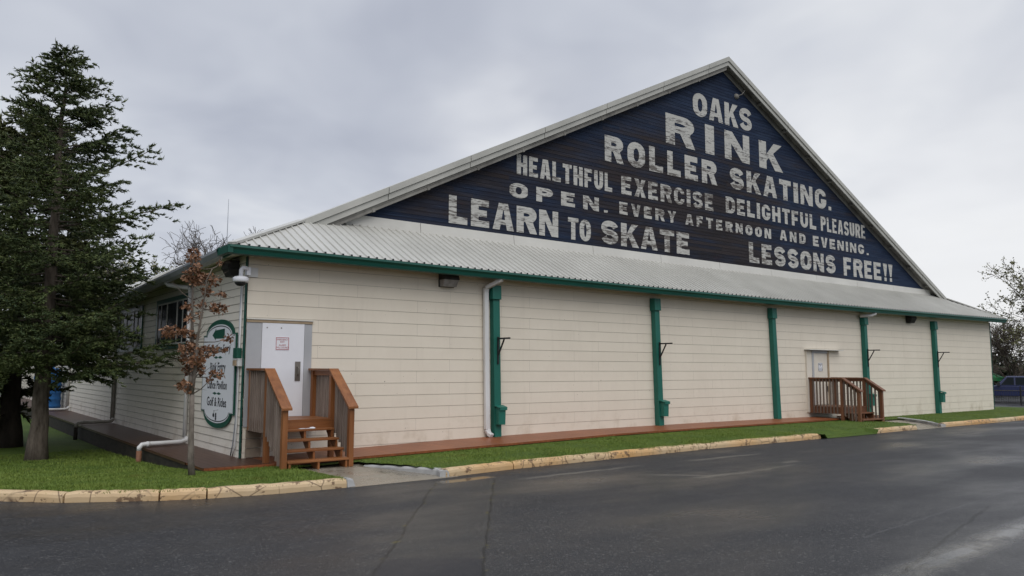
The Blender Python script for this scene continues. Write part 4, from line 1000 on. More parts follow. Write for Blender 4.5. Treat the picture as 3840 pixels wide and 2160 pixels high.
for k, i in enumerate((0, 1, 3, 4)):
    x_ = PX[i]+0.02+LN[i]*0.35
    if brk is None:
        t = thing('wall_bracket', BL[0], 'bracket', (x_, -0.19, 2.2), 'black brackets on the posts'); y0 = -0.178
        m_ = MB(); m_.box(x_-0.022, x_+0.022, y0-0.03, y0-0.002, 1.91, 2.58); m_.build('back_plate', 'black', t)
        m_ = MB(); m_.box(x_-0.02, x_+0.02, y0-0.49, y0-0.032, 2.515, 2.555); m_.build('arm', 'black', t)
        m_ = MB(); m_.beam((x_, y0-0.03, 2.14), (x_, y0-0.26, 2.51), 0.032, 0.028); m_.build('brace', 'black', t)
        brk = t
        t = thing('outlet_box', BX[0], 'outlet box', (x_, -0.2, 0.5), 'green outlet boxes on the posts'); xo = x_+0.03
        m_ = MB(); m_.hexa([(xo-0.10, -0.33, 0.44), (xo+0.10, -0.33, 0.43), (xo+0.10, -0.19, 0.44), (xo-0.10, -0.19, 0.43), (xo-0.105, -0.34, 0.84), (xo+0.105, -0.34, 0.84), (xo+0.105, -0.19, 0.84), (xo-0.105, -0.19, 0.84)]); m_.build('housing', 'green', t, bevel=0.005)
        m_ = MB(); m_.hexa([(xo-0.14, -0.37, 0.845), (xo+0.13, -0.37, 0.842), (xo+0.13, -0.19, 0.875), (xo-0.14, -0.19, 0.875), (xo-0.14, -0.37, 0.862), (xo+0.13, -0.37, 0.86), (xo+0.13, -0.19, 0.905), (xo-0.14, -0.19, 0.905)]); m_.box(xo-0.09, xo+0.125, -0.372, -0.35, 0.785, 0.842); m_.build('lid', 'green', t)
        box0 = t; bx0 = x_
    else:
        b_ = copy_tree(brk); b_.location.x += x_-bx0; b_['label'] = BL[k]
        b_ = copy_tree(box0); b_.location.x += x_-bx0+LN[i]*0.5; b_['label'] = BX[k]

# ------------------------------------------------------------------ wall lamps, camera, sign, conduits, pipes
def wall_lamp(c, axis, label, far=False):
    x, y, z = c
    t = thing('wall_lamp', label, 'lamp', c, 'dark wall lamps under the eaves')
    def P(u, d, h): return (x+u, -d, z+h) if axis == 'x' else (-d, y+u, z+h)
    w_ = 0.22
    m_ = MB(); q = [P(-w_, 0.0, 0.0), P(w_, 0.0, 0.0), P(w_, 0.27, 0.0), P(-w_, 0.27, 0.0), P(-w_, 0.0, 0.17), P(w_, 0.0, 0.17), P(w_*0.95, 0.23, 0.17), P(-w_*0.95, 0.23, 0.17)]
    m_.hexa(q); m_.add([P(-w_, 0.0, -0.17), P(-w_, 0.015, -0.17), P(w_, 0.015, -0.17), P(w_, 0.0, -0.17), P(-w_, 0.0, 0), P(-w_, 0.015, 0), P(w_, 0.015, 0), P(w_, 0.0, 0)], [(0, 1, 2, 3), (0, 4, 5, 1), (1, 5, 6, 2), (2, 6, 7, 3)])
    m_.build('housing', 'dark', t, bevel=0.01)
    m_ = MB(); m_.hexa([P(-w_*0.85, 0.02, -0.16), P(w_*0.85, 0.02, -0.16), P(w_*0.85, 0.17, -0.16), P(-w_*0.85, 0.17, -0.16), P(-w_*0.92, 0.02, -0.002), P(w_*0.92, 0.02, -0.002), P(w_*0.92, 0.25, -0.002), P(-w_*0.92, 0.25, -0.002)])
    m_.build('lens', 'lens' if not far else 'dark', t)
    return t
wall_lamp((4.76, 0, 3.90), 'x', 'dark wall lamp with frosted lens left of the first downspout')
wall_lamp((27.35, 0, 3.88), 'x', 'small dark wall lamp under the eave between the last two green posts', True)
wall_lamp((0, 0.72, 3.86), 'y', 'dark wall lamp on the shaded side wall behind the white camera', True)
t = thing('security_camera', 'white dome security camera on a gooseneck arm at the near corner', 'camera', (0, 0, 3.6))
m_ = MB(); m_.box(0.02, 0.19, -0.035, -0.012, 3.64, 3.83); m_.box(-0.06, 0.02, -0.05, -0.013, 3.63, 3.84); m_.build('mounting_plate', 'pvc', t)
m_ = MB(); m_.tube([(-0.04, -0.10, 3.76), (-0.10, -0.14, 3.80), (-0.16, -0.15, 3.80), (-0.19, -0.15, 3.76), (-0.195, -0.15, 3.62)], 0.042, 12); m_.build('arm', 'white', t, True)
m_ = MB(); m_.box(-0.075, 0.0, -0.15, -0.04, 3.66, 3.82); m_.build('junction_box', 'white', t)
m_ = MB(); m_.lathe((-0.195, -0.15, 3.50), [(0.135, 0.0), (0.15, 0.03), (0.155, 0.09), (0.12, 0.115), (0.045, 0.13)], 24); m_.build('shroud', 'white', t, True)
m_ = MB(); m_.lathe((-0.195, -0.15, 3.44), [(0.03, -0.015), (0.07, -0.005), (0.105, 0.025), (0.115, 0.06)], 20); m_.build('dome', 'black', t, True)
# direction sign on the left wall
sg = thing('direction_sign', 'tall white direction sign with green arched border and left arrow on side wall', 'sign', (0, 1.56, 1.6))
def sign_outline(inset, cy_=1.56, hw=1.13, z0=0.83, z1=2.52, sh=0.19, rise=0.32):
    hw_ = hw-inset*0.45; a = hw-sh-inset*0.9; rs = rise-inset*0.9; zt = z1-inset*0.35; zb = z0+inset*0.35; q = []
    q += [(cy_-hw_, zb), (cy_-hw_, zt), (cy_-a, zt)] + [(cy_+math.cos(R(t_))*-a, zt+math.sin(R(t_))*rs) for t_ in range(6, 180, 6)] + [(cy_+a, zt), (cy_+hw_, zt), (cy_+hw_, zb), (cy_+a, zb)]
    q += [(cy_+math.cos(R(t_))*a, zb-math.sin(R(t_))*rs) for t_ in range(6, 180, 6)] + [(cy_-a, zb)]
    return q
def plate(outl, x0, x1, name, mat, parent):
    n_ = len(outl); tri = tessellate_polygon([[Vector((p[0], p[1], 0)) for p in outl]])
    m_ = MB(); m_.add([(x0, p[0], p[1]) for p in outl]+[(x1, p[0], p[1]) for p in outl], [tuple(q) for q in tri] + [tuple(i+n_ for i in q) for q in tri] + [(i, (i+1) % n_, n_+(i+1) % n_, n_+i) for i in range(n_)])
    return m_.build(name, mat, parent)
pb = plate(sign_outline(0.0), -0.055, -0.02, 'backing_board', 'sign_green', sg)
pf = plate(sign_outline(0.085), -0.061, -0.055, 'sign_face', 'sign_white', sg)
def ring(o1, o2, x, name, mat, parent):
    n_ = len(o1); m_ = MB(); m_.add([(x, p[0], p[1]) for p in o1]+[(x, p[0], p[1]) for p in o2], [(i, (i+1) % n_, n_+(i+1) % n_, n_+i) for i in range(n_)]); return m_.build(name, mat, parent)
ring(sign_outline(0.105), sign_outline(0.122), -0.0632, 'border_line', 'ink', pf)
m_ = MB(); tri_ = [(2.02, 2.51), (1.77, 2.65), (1.77, 2.615), (1.16, 2.63), (1.16, 2.42), (1.77, 2.43), (1.77, 2.39)]
tt = tessellate_polygon([[Vector((p[0], p[1], 0)) for p in tri_]]); m_.add([(-0.0635, p[0], p[1]) for p in tri_], [tuple(q) for q in tt]); m_.build('arrow', 'sign_green', pf)
for s_, yc_, zc_, sz, xs_ in (('North Gate Entry', 1.58, 2.20, 0.225, 1.02), ('Rink Entry', 1.56, 1.81, 0.25, 1.02), ('Dance Pavilion', 1.56, 1.42, 0.25, 0.92), ('Golf & Rides', 1.56, 1.055, 0.27, 0.98)):
    text_mesh(s_, sz, lambda a, b, yc=yc_, z__=zc_: (-0.0638, yc-a, z__+b), 'ink', 'sign_lettering', pf, xs_, 0.004)
for z_ in (2.02, 1.62, 1.245):
    m_ = MB(); m_.add([(-0.0638, 1.86, z_), (-0.0638, 1.70, z_+0.03), (-0.0638, 1.57, z_+0.008), (-0.0638, 1.57, z_-0.008), (-0.0638, 1.70, z_-0.03), (-0.0638, 1.54, z_+0.03-0.022), (-0.0638, 1.41, z_+0.03), (-0.0638, 1.25, z_), (-0.0638, 1.41, z_-0.03), (-0.0638, 1.54, z_-0.008)], [(0, 1, 2, 3, 4), (5, 6, 7, 8, 9)])
    m_.build('ornament', 'sign_green', pf)
m_ = MB()   # acorn and oak leaf emblem
def blob(pts): 
    tt_ = tessellate_polygon([[Vector((p[0], p[1], 0)) for p in pts]]); m_.add([(-0.0638, p[0], p[1]) for p in pts], [tuple(q) for q in tt_])
blob([(1.72+0.06*math.cos(R(k))*1.1, 0.775+0.045*math.sin(R(k))) for k in range(0, 360, 30)])
lf_ = []
for k in range(9): lf_.append((1.56-(0.055 if k % 2 == 0 else 0.03), 0.83-0.02*k))
for k in range(8, -1, -1): lf_.append((1.56+(0.055 if k % 2 == 0 else 0.03), 0.83-0.02*k))
blob(lf_); blob([(1.74, 0.86), (1.40, 0.90), (1.40, 0.907), (1.60, 0.878), (1.74, 0.872)]); blob([(1.72, 0.82), (1.66, 0.87), (1.67, 0.875), (1.735, 0.825)])
m_.build('emblem', 'ink', pf)
# conduits and electric boxes left of the corner
cd_ = thing('conduit', 'two thin pale conduits running down the side wall beside the green corner board', 'conduit', (-0.03, 0.2, 0))
m_ = MB(); m_.tube([(-0.04, 0.20, 3.48), (-0.04, 0.24, 2.0), (-0.04, 0.25, 0.75), (-0.045, 0.29, 0.22), (-0.05, 0.40, 0.02)], 0.017, 8); m_.build('pipe', 'pvc', cd_, True)
m_ = MB(); m_.tube([(-0.04, 0.27, 3.48), (-0.04, 0.30, 2.0), (-0.04, 0.32, 0.75), (-0.045, 0.42, 0.25), (-0.05, 0.52, 0.02)], 0.014, 8); m_.build('pipe', 'galv', cd_, True)
t = thing('electric_box', 'pale electric junction box below the dark green one beside the sign', 'box', (-0.02, 0.25, 1.85))
m_ = MB(); m_.box(-0.10, -0.02, 0.12, 0.44, 1.83, 1.96); m_.box(-0.11, -0.02, 0.115, 0.45, 1.962, 1.985); m_.build('housing', 'pvc', t)
m_ = MB(); m_.box(-0.14, -0.101, 0.2, 0.33, 1.84, 1.95); m_.build('cover', 'tan', t)
m_ = MB(); m_.box(-0.12, -0.02, 0.15, 0.40, 1.99, 2.2); o = m_.build('floodlight', 'sign_green', bevel=0.01)
tag(o, 'small dark green box lamp on the side wall between sign and corner', 'lamp')
# pipes crossing the side boardwalk
def drain(y, mat, mat2, label, dx=-1.17, rad=0.052):
    t = thing('drain_pipe', label, 'pipe', (-0.6, y, 0.1), 'drain pipes crossing the side boardwalk')
    m_ = MB(); m_.tube([(-0.075, y+0.3, 0.16), (-0.11, y+0.26, 0.10), (-0.25, y+0.2, 0.075), (dx+0.14, y-0.02, 0.085), (dx+0.04, y-0.05, 0.075), (dx-0.01, y-0.06, 0.02), (dx-0.01, y-0.06, -0.05)], rad, 12); m_.build('elbow_pipe', mat, t, True)
    m_ = MB(); m_.tube([(dx-0.01, y-0.06, -0.05), (dx-0.01, y-0.06, -0.55)], rad*1.12, 12); m_.build('lower_pipe', mat2, t, True)
    m_ = MB(); m_.tube([(dx+0.20, y-0.035, 0.084), (dx+0.14, y-0.045, 0.084)], rad*1.2, 12); m_.build('coupling', mat, t, True)
drain(3.35, 'pvc', 'clay', 'clean white drain pipe with rusty foot, nearest the oak sapling')
drain(11.9, 'pvc_dirty', 'skirt', 'dirty mossy drain pipe halfway along the side boardwalk')
drain(21.0, 'pvc', 'clay', 'pale drain pipe at the far end of the side boardwalk near the blue tank')
# blue tank
t = thing('water_tank', 'blue ribbed plastic tank on the side boardwalk behind the conifer trunk', 'tank', (-0.62, 23.4, 0.0))
prof = []; hgt = 1.75
for k in range(36):
    zz_ = hgt*k/35; prof.append((0.52+(0.022 if (k % 6) in (2, 3) else 0)-(0.16*max(0, (k-32)/3.0)), zz_))
m_ = MB(); m_.lathe((-0.62, 23.4, 0.006), prof, 24); m_.build('tank_body', 'blueplastic', t, True)
m_ = MB(); m_.lathe((-0.62, 23.4, hgt+0.006), [(0.22, 0), (0.22, 0.05), (0.18, 0.06)], 16); m_.build('lid', 'blueplastic', t)
# antenna on the roof
t = thing('antenna', 'thin tall whip antenna standing on the left roof slope', 'antenna', (6.45, 22.5, 7.4))
m_ = MB(); m_.tube([(6.45, 22.5, 7.3), (6.45, 22.5, 8.6), (6.45, 22.5, 10.0)], [0.022, 0.018, 0.010], 6); m_.build('mast', 'galv', t)
m_ = MB(); m_.box(6.38, 6.52, 22.43, 22.57, 7.38, 7.62); m_.build('base_bracket', 'galv', t)
# small lamp stub under the gable peak
m_ = MB(); m_.tube([(18.75, 1.45, 12.15), (18.62, 1.5, 11.98), (18.45, 1.58, 11.9)], 0.02, 6); m_.lathe((18.4, 1.6, 11.78), [(0.04, 0), (0.12, 0.06), (0.10, 0.16), (0.04, 0.2)], 10)
tag(m_.build('gable_lamp', 'soffit', None, True), 'small grey lamp hanging under the roof peak of the blue gable', 'lamp')

# ------------------------------------------------------------------ trees
def wob(p, s, r_): return p + Vector((r_.gauss(0, s), r_.gauss(0, s), r_.gauss(0, s)))
def shoots_mesh(name, P, D, Ln, Wd, mat, parent, needles=8, seed=1):
    """needle-clad shoots: a tapering core plus bristling needles, all in one crown mesh"""
    g_ = np.random.default_rng(seed)
    P = np.array(P); D = np.array(D); Ln = np.array(Ln); Wd = np.array(Wd); n = len(P)
    D /= np.linalg.norm(D, axis=1)[:, None]
    ref = np.where(np.abs(D[:, 2:3]) < 0.9, np.array([[0, 0, 1.0]]), np.array([[1.0, 0, 0]]))
    U = np.cross(D, ref); U /= np.linalg.norm(U, axis=1)[:, None]; W_ = np.cross(D, U)
    ph = g_.uniform(0, 2*np.pi, n)
    vs = [P]
    for k in range(3):
        a = ph + 2*np.pi*k/3
        vs.append(P + D*(Ln*0.45)[:, None] + (U*np.cos(a)[:, None] + W_*np.sin(a)[:, None])*(Wd*0.55)[:, None])
    vs.append(P + D*Ln[:, None])
    V = np.stack(vs, 1).reshape(-1, 3); base = np.arange(n)[:, None]*5
    F = np.concatenate([base+np.array(q) for q in ((0, 1, 2), (0, 2, 3), (0, 3, 1), (1, 4, 2), (2, 4, 3), (3, 4, 1))])
    if needles:
        m = needles; i = np.repeat(np.arange(n), m); t = g_.uniform(0.05, 0.98, n*m); a = g_.uniform(0, 2*np.pi, n*m)
        Rd = U[i]*np.cos(a)[:, None] + W_[i]*np.sin(a)[:, None]
        p0 = P[i] + D[i]*(Ln[i]*t)[:, None]; tip = p0 + Rd*(Wd[i]*g_.uniform(0.8, 1.5, n*m))[:, None] + D[i]*(Wd[i]*0.9)[:, None]
        sd_ = D[i]*(Wd[i]*0.28)[:, None]
        V2 = np.stack([p0-sd_, p0+sd_, tip], 1).reshape(-1, 3); F2 = np.arange(3*n*m).reshape(-1, 3)+len(V)
        V = np.concatenate([V, V2]); F = np.concatenate([F, F2])
    return mkobj(name, V, F, mat, parent)
def conifer(label, base, height, rad_fn, z_lo, seed, mat, barkm, r0, ymin=None, dens=1.0, shoot=(0.14, 0.26), needles=7, wall=True, lean=(0, 0), azfilter=None, extra=()):
    r_ = random.Random(seed); bx, by, bz = base
    t = thing('conifer_tree', label, 'tree', base)
    top = Vector((bx+lean[0], by+lean[1], bz+height))
    def axis(z): k = (z-bz)/height; return Vector((bx+lean[0]*k, by+lean[1]*k, z))
    pts = [axis(bz-0.3)]; rad = [r0*1.45]
    for k in range(1, 22):
        z_ = bz + height*k/21; q = axis(z_); q = Vector((q.x+r_.gauss(0, 0.012), q.y+r_.gauss(0, 0.012), z_)); pts.append(q); rad.append(max(0.012, r0*(1-k/21.0)**0.8*(1.15 if k == 1 else 1)))
    m_ = MB(); m_.tube(pts, rad, 14)
    # bark plates: jitter the ring points a little
    m_.v = [(v[0]+r_.gauss(0, 0.008), v[1]+r_.gauss(0, 0.008), v[2]) for v in m_.v]
    tr = m_.build('trunk', barkm, t, True)
    lm = MB(); P = []; D = []; Ln = []; Wd = []
    def shoot_at(p, d, l):
        if wall and p.x > -0.12 and p.z < LE(p.y)+0.1+max(0, p.x+0.5)*0.43: return
        if p.z < lawnz(p.x, p.y)+0.3 and wall: return
        P.append(p[:]); D.append(d[:]); Ln.append(l); Wd.append(l*0.29)
    def branch(z, az, Lb, rise, droop):
        o = axis(z); d = Vector((math.cos(az), math.sin(az), 0)); side = Vector((-d.y, d.x, 0)); bp = []
        nb = max(5, int(Lb/0.22)); sw = r_.uniform(-0.25, 0.25)
        for i in range(nb+1):
            k = i/nb; p = o + d*(Lb*k) + side*(sw*Lb*k*k) + Vector((0, 0, Lb*(rise*k - droop*k*(1.25-k)*1.6 + 0.10*k**3)))
            bp.append(p + Vector((r_.gauss(0, 0.015), r_.gauss(0, 0.015), r_.gauss(0, 0.015))))
        if wall:
            ok = [p for p in bp if not (p.x > -0.15 and p.z < LE(p.y)+0.12+max(0, p.x+0.5)*0.43)]
            if len(ok) < len(bp):
                bp = ok
                if len(bp) < 3: return
        lm.tube(bp, [max(0.006, 0.03*(Lb/3)*(1-i/len(bp))+0.006) for i in range(len(bp))], 5, False)
        for i, p in enumerate(bp):
            k = i/len(bp)
            if k < 0.18: continue
            dd = (bp[min(i+1, len(bp)-1)]-bp[max(i-1, 0)]).normalized()
            for sgn in (-1, 1):
                if r_.random() > 0.93*dens: continue
                sl = (0.22+0.36*Lb*(1-k)**0.8)*r_.uniform(0.5, 1.25); sd_ = (dd*0.75 + side*sgn*0.9 + Vector((0, 0, r_.uniform(-0.35, 0.10)))).normalized()
                ns_ = max(1, int(sl/0.10))
                for q in range(ns_+1):
                    pp = p + sd_*(sl*q/max(1, ns_)) + Vector((0, 0, -0.16*sl*(q/max(1, ns_))**2))
                    for s2 in (-1, 1, 0):
                        if r_.random() > (0.92 if s2 else 0.6)*dens: continue
                        dv = sd_*0.8 + dd*0.35 + sd_.cross(Vector((0, 0, 1)))*s2*0.75 + Vector((r_.gauss(0, 0.22), r_.gauss(0, 0.22), r_.gauss(-0.10, 0.34)))
                        shoot_at(pp, dv.normalized(), r_.uniform(*shoot))
            for q in range(2): shoot_at(p, (dd+Vector((r_.gauss(0, .3), r_.gauss(0, .3), r_.gauss(0.15, .3)))).normalized(), r_.uniform(*shoot))
    z = bz+z_lo
    while z < bz+height-0.15:
        k = (z-bz)/height; Lb0 = rad_fn(z)
        nbr = 7 if k < 0.5 else 5
        a0 = r_.uniform(0, 6.28)
        for q in range(nbr):
            az = a0 + 6.283*q/nbr + r_.gauss(0, 0.22)
            if azfilter and not azfilter(az, z): continue
            Lb = Lb0*r_.uniform(0.55, 1.1)
            if Lb < 0.15: continue
            branch(z+r_.uniform(-0.2, 0.2), az, Lb, min(0.30, 0.04+0.55*max(0, k-0.42)), 0.24*(1-k))
        z += (0.36 if k < 0.7 else 0.27)
    for (z_, az, Lb, rise, dr_) in extra: branch(z_, az, Lb, rise, dr_)
    if height > 3:
        for q in range(6): shoot_at(top+Vector((0, 0, -0.08*q)), Vector((r_.gauss(0, .4), r_.gauss(0, .4), 1)).normalized(), 0.22)
    lm.build('limb', barkm, t)
    shoots_mesh('crown', P, D, Ln, Wd, mat, t, needles, seed)
    print('conifer shoots', len(P))
    return t
def r1(z): return float(np.interp(z, [0.8, 1.8, 3.0, 4.0, 4.6, 5.2, 5.8, 6.4, 6.9, 7.4, 8.2, 8.7, 9.1, 9.6], [1.9, 2.15, 2.0, 1.95, 2.1, 1.9, 2.0, 1.6, 1.65, 1.25, 1.05, 0.72, 0.36, 0.08]))
RA = math.atan2(-0.605, 0.796)     # towards the right of the picture
conifer('tall open conifer on the lawn whose branches reach over the side wall', (-2.86, 5.82, -0.40), 9.85, r1, 2.3, 11, 'needles', 'bark', 0.20, lean=(0.1, 0), dens=1.0, shoot=(0.10, 0.19),
        extra=((1.95, RA-0.06, 3.2, 0.02, 0.10), (2.15, RA+0.18, 2.7, 0.05, 0.14), (2.1, -1.5, 1.7, 0.02, 0.16), (1.9, -1.9, 1.4, 0.0, 0.2), (2.5, RA-0.1, 2.3, 0.0, 0.12), (1.95, -2.1, 1.6, 0.0, 0.12), (2.4, -1.8, 1.8, 0.0, 0.12), (2.9, -1.3, 2.0, 0.0, 0.12),
               (3.9, RA, 2.3, 0.06, 0.10), (4.3, RA-0.2, 2.7, 0.08, 0.08), (5.2, RA, 2.6, 0.18, 0.05), (6.3, RA-0.1, 2.25, 0.24, 0.04), (7.1, RA+0.1, 1.4, 0.3, 0.03), (7.8, RA-0.1, 1.35, 0.28, 0.02)))
def r2(z): return float(np.interp(z, [0, 1.0, 2.5, 4.5, 6.5, 8.2, 9.2], [1.3, 2.1, 2.7, 2.6, 1.9, 1.0, 0.3]))
conifer('dense olive-dark conifer standing just behind the tall open one', (-3.05, 10.4, -0.43), 9.3, r2, 1.1, 23, 'needles_dark', 'bark_dark', 0.27, dens=0.9, azfilter=lambda az, z: z > 2.3 or math.cos(az-RA) < 0.2, shoot=(0.18, 0.32), needles=5)
def r3(z): return float(np.interp(z, [0, 1.5, 4, 7, 9], [2.0, 2.6, 2.6, 1.4, 0.2]))
conifer('dark conifer at the left edge behind the other two', (-6.0, 12.5, -0.45), 8.6, r3, 0.4, 31, 'needles_dark', 'bark_dark', 0.25, dens=0.8, shoot=(0.22, 0.38), needles=4)
# brown-leaved oak sapling
t = thing('oak_sapling', 'slim young oak keeping dry brown leaves, on the grass before the sign', 'tree', (-1.40, -1.67, -0.03))
def spx(zx, zy, y=-1.67):    # points of the sapling measured in its own vertical plane
    return Vector((-1.40 + (zx-180)*0.00421*1.0, y, 3.73 - (zy-200)*0.00309*1.0))
r_ = random.Random(5)
px = 600+0.6557
def plane_pt(zx, zy, dy=0.0):
    u = 600+zx*0.6557; v = 850+zy*0.6557
    d = fw + rt2*((u-1920)/2940.19) - up2*((v-1080)/2940.19); k = (-1.67+dy-CAM.y)/d.y; return CAM + d*k
m_ = MB()
trunk_pts = [(182, 1428), (176, 1330), (178, 1200), (180, 1080), (183, 960)]
m_.tube([plane_pt(*q) for q in trunk_pts], [0.062, 0.052, 0.047, 0.045, 0.042], 10)
lead1 = [(183, 960), (180, 860), (187, 760), (186, 640), (184, 520), (186, 420), (188, 320), (190, 230), (196, 130)]
lead2 = [(183, 960), (196, 860), (205, 760), (212, 660), (228, 560), (243, 470), (258, 380), (268, 300), (300, 240)]
P1 = [plane_pt(q[0], q[1], 0.0) for q in lead1]; P2_ = [plane_pt(q[0], q[1], -0.05*i) for i, q in enumerate(lead2)]
m_.tube(P1, [0.036-0.0035*i for i in range(len(P1))], 8); m_.tube(P2_, [0.032-0.003*i for i in range(len(P2_))], 8)
m_.build('trunk', 'bark_pale', t, True)
clus = [(190, 165, 36, 40), (215, 230, 22, 18), (190, 285, 50, 45), (270, 300, 62, 34), (268, 372, 24, 22), (335, 465, 46, 26), (352, 385, 20, 13), (165, 455, 32, 14), (165, 525, 18, 16), (58, 600, 46, 30),
        (140, 602, 34, 20), (205, 630, 16, 14), (160, 690, 48, 30), (262, 708, 58, 30), (150, 755, 38, 24), (205, 765, 48, 28), (165, 820, 30, 26), (232, 832, 18, 14), (322, 846, 38, 16), (393, 642, 24, 14), (140, 908, 46, 24), (165, 942, 16, 10), (282, 880, 12, 10), (368, 706, 13, 12), (215, 800, 40, 20), (345, 200, 12, 10), (240, 445, 18, 14), (235, 500, 12, 14)]
tw = MB(); LV = []; LF = []
allp = P1 + P2_
def leaf(p):
    s_ = r_.uniform(0.04, 0.08); d = Vector((r_.gauss(0, 1), r_.gauss(0, 1), r_.gauss(-0.25, 0.8))).normalized(); u_ = d.orthogonal().normalized()
    u_.rotate(Matrix.Rotation(r_.uniform(0, 6.28), 3, d)); nn = d.cross(u_)
    prof = [(0, 0.0), (0.18, 0.13), (0.3, 0.30), (0.42, 0.16), (0.58, 0.36), (0.7, 0.18), (0.86, 0.24), (1.0, 0.0)]
    o = len(LV); cur = r_.uniform(-0.5, 0.5)
    L_ = [p + d*(a*s_) + u_*(b*s_) + nn*(cur*s_*(b*b*2+a*(1-a)*0.8)) for a, b in prof]; R_ = [p + d*(a*s_) - u_*(b*s_) + nn*(cur*s_*(b*b*2+a*(1-a)*0.8)) for a, b in prof[1:-1]]
    LV.extend([q[:] for q in L_+R_[::-1]]); LF.append(tuple(range(o, o+len(prof)+len(R_))))
for (cx_, cy_, rx, ry) in clus:
    c = plane_pt(cx_, cy_, r_.uniform(-0.2, 0.2)); src = min((p for p in allp if p.z < c.z-0.02), key=lambda p: (p-c).length, default=allp[0])
    mid = src.lerp(c, 0.55)+Vector((0, 0, -0.03))
    tw.tube([src, mid, c, c+(c-mid)*0.5+Vector((0, 0, 0.05))], [0.012, 0.008, 0.005, 0.003], 5, False)
    nl = int(rx*ry/(9.0 if cy_ > 340 else 11.0))+5
    for q in range(nl):
        a = r_.uniform(0, 6.28); k = math.sqrt(r_.random()); p = plane_pt(cx_+math.cos(a)*rx*k*1.15, cy_+math.sin(a)*ry*k*1.1, (c.y+1.67)+r_.gauss(0, 0.09)); leaf(p)
    for q in range(3):
        e = c + Vector((r_.gauss(0, 0.12), r_.gauss(0, 0.12), r_.gauss(0.03, 0.10))); tw.tube([c, e], [0.004, 0.002], 4, False)
for q in range(26):   # bare side twigs ending in buds
    s0 = r_.choice(allp[1:]); d = Vector((r_.choice((-1, 1))*r_.uniform(0.3, 1), r_.gauss(0, 0.4), r_.uniform(0.05, 0.8))).normalized(); l_ = r_.uniform(0.2, 0.55)
    a = s0 + d*l_*0.5; b = s0 + d*l_ + Vector((0, 0, 0.07)); tw.tube([s0, a, b], [0.007, 0.005, 0.0025], 4, False)
tw.build('twigs', 'bark', t)
mkobj('crown', np.array(LV), LF, 'oakleaf', t)
# bare and budding trees behind the building
def broad(name, label, base, height, seed, spread, lvl, bark, leafm=None, nleaf=0, lsize=0.3, r0=0.35, lean=(0, 0, 0), first=0.3, gnarl=0.25, twig=0.016, cat='tree', group=None, leaf_lv=2):
    r_ = random.Random(seed); t = thing(name, label, cat, base, group); m_ = MB(); tips = []
    def grow(p, d, l, r, lv):
        pts = [p]; q = p; dd = d; n_ = 4 if lv > 1 else 3
        for i in range(n_):
            dd = (dd + Vector((r_.gauss(0, gnarl), r_.gauss(0, gnarl), r_.gauss(0.03, gnarl*0.7)))).normalized(); q = q + dd*(l/n_); pts.append(q)
        r1_ = max(twig, r*0.62); m_.tube(pts, [max(twig, r+(r1_-r)*i/n_) for i in range(n_+1)], 6 if r > 0.08 else (4 if r > 0.03 else 3), False)
        if lv <= leaf_lv: tips.extend(pts[1:])
        if lv == 0: return
        nc = r_.choice((3, 3, 4)) if lv > 1 else r_.choice((3, 4, 4))
        for k in range(nc):
            i = n_ if k == 0 else r_.randint(1, n_); s0 = pts[i]
            ax = dd.orthogonal().normalized(); ax.rotate(Matrix.Rotation(r_.uniform(0, 6.28), 3, dd))
            nd = (dd*(1.0 if k else 1.2) + ax*spread*r_.uniform(0.6, 1.25)*(0.5 if k == 0 else 1) + Vector((0, 0, 0.12))).normalized()
            grow(s0, nd, l*r_.uniform(0.62, 0.85), r1_*(0.95 if k == 0 else 0.75), lv-1)
    b = Vector(base); d0 = (Vector((0, 0, 1))+Vector(lean)).normalized()
    m_.tube([b-Vector((0, 0, 0.5)), b+d0*height*first*0.5, b+d0*height*first], [r0*1.3, r0, r0*0.85], 8, False)
    for k in range(4):
        a = 6.283*k/4 + r_.uniform(-0.4, 0.4); nd = (d0 + Vector((math.cos(a), math.sin(a), 0))*spread*r_.uniform(0.35, 1.0)).normalized()
        grow(b+d0*height*first*r_.uniform(0.8, 1.0), nd, height*(1-first)*0.36, r0*0.6, lvl)
    m_.build('trunk', bark, t)
    if leafm:
        g_ = np.random.default_rng(seed); T = np.array([q[:] for q in tips]); i = g_.integers(0, len(T), nleaf)
        c = T[i] + g_.normal(0, lsize*1.1, (nleaf, 3)); a = g_.normal(0, 1, (nleaf, 3)); a /= np.linalg.norm(a, axis=1)[:, None]; bb = np.cross(a, g_.normal(0, 1, (nleaf, 3))); bb /= np.linalg.norm(bb, axis=1)[:, None]
        s_ = (g_.uniform(0.5, 1.0, nleaf)*lsize)[:, None]
        V = np.stack([c-a*s_, c+bb*s_*0.6, c+a*s_, c-bb*s_*0.6], 1).reshape(-1, 3)
        mkobj('crown', V, np.arange(4*nleaf).reshape(-1, 4), leafm, t)
    print(label, 'segs', len(m_.f), 'tips', len(tips))
    return t
broad('oak_tree', 'bare gnarled oak showing above the roof beside the thin antenna', (18.6, 63, -0.6), 17.6, 41, 1.0, 5, 'twig', r0=0.5, first=0.42, gnarl=0.3, twig=0.022)
broad('oak_tree', 'bare oak half hidden behind the tall open conifer', (8.6, 70, -0.6), 17.5, 44, 1.0, 5, 'twig', r0=0.45, first=0.4, gnarl=0.3, twig=0.022)
broad('budding_tree', 'low olive budding tree above the side gutter, left of the bare oak', (11.6, 62, -0.6), 13.2, 47, 0.8, 4, 'twig', 'bud', 5200, 0.16, r0=0.3, first=0.3, twig=0.02, leaf_lv=3)
broad('budding_tree', 'olive budding tree just behind the brown oak sapling top', (14.8, 66, -0.6), 14.4, 48, 0.8, 4, 'twig', 'bud', 4200, 0.16, r0=0.3, first=0.3, twig=0.02, leaf_lv=3)
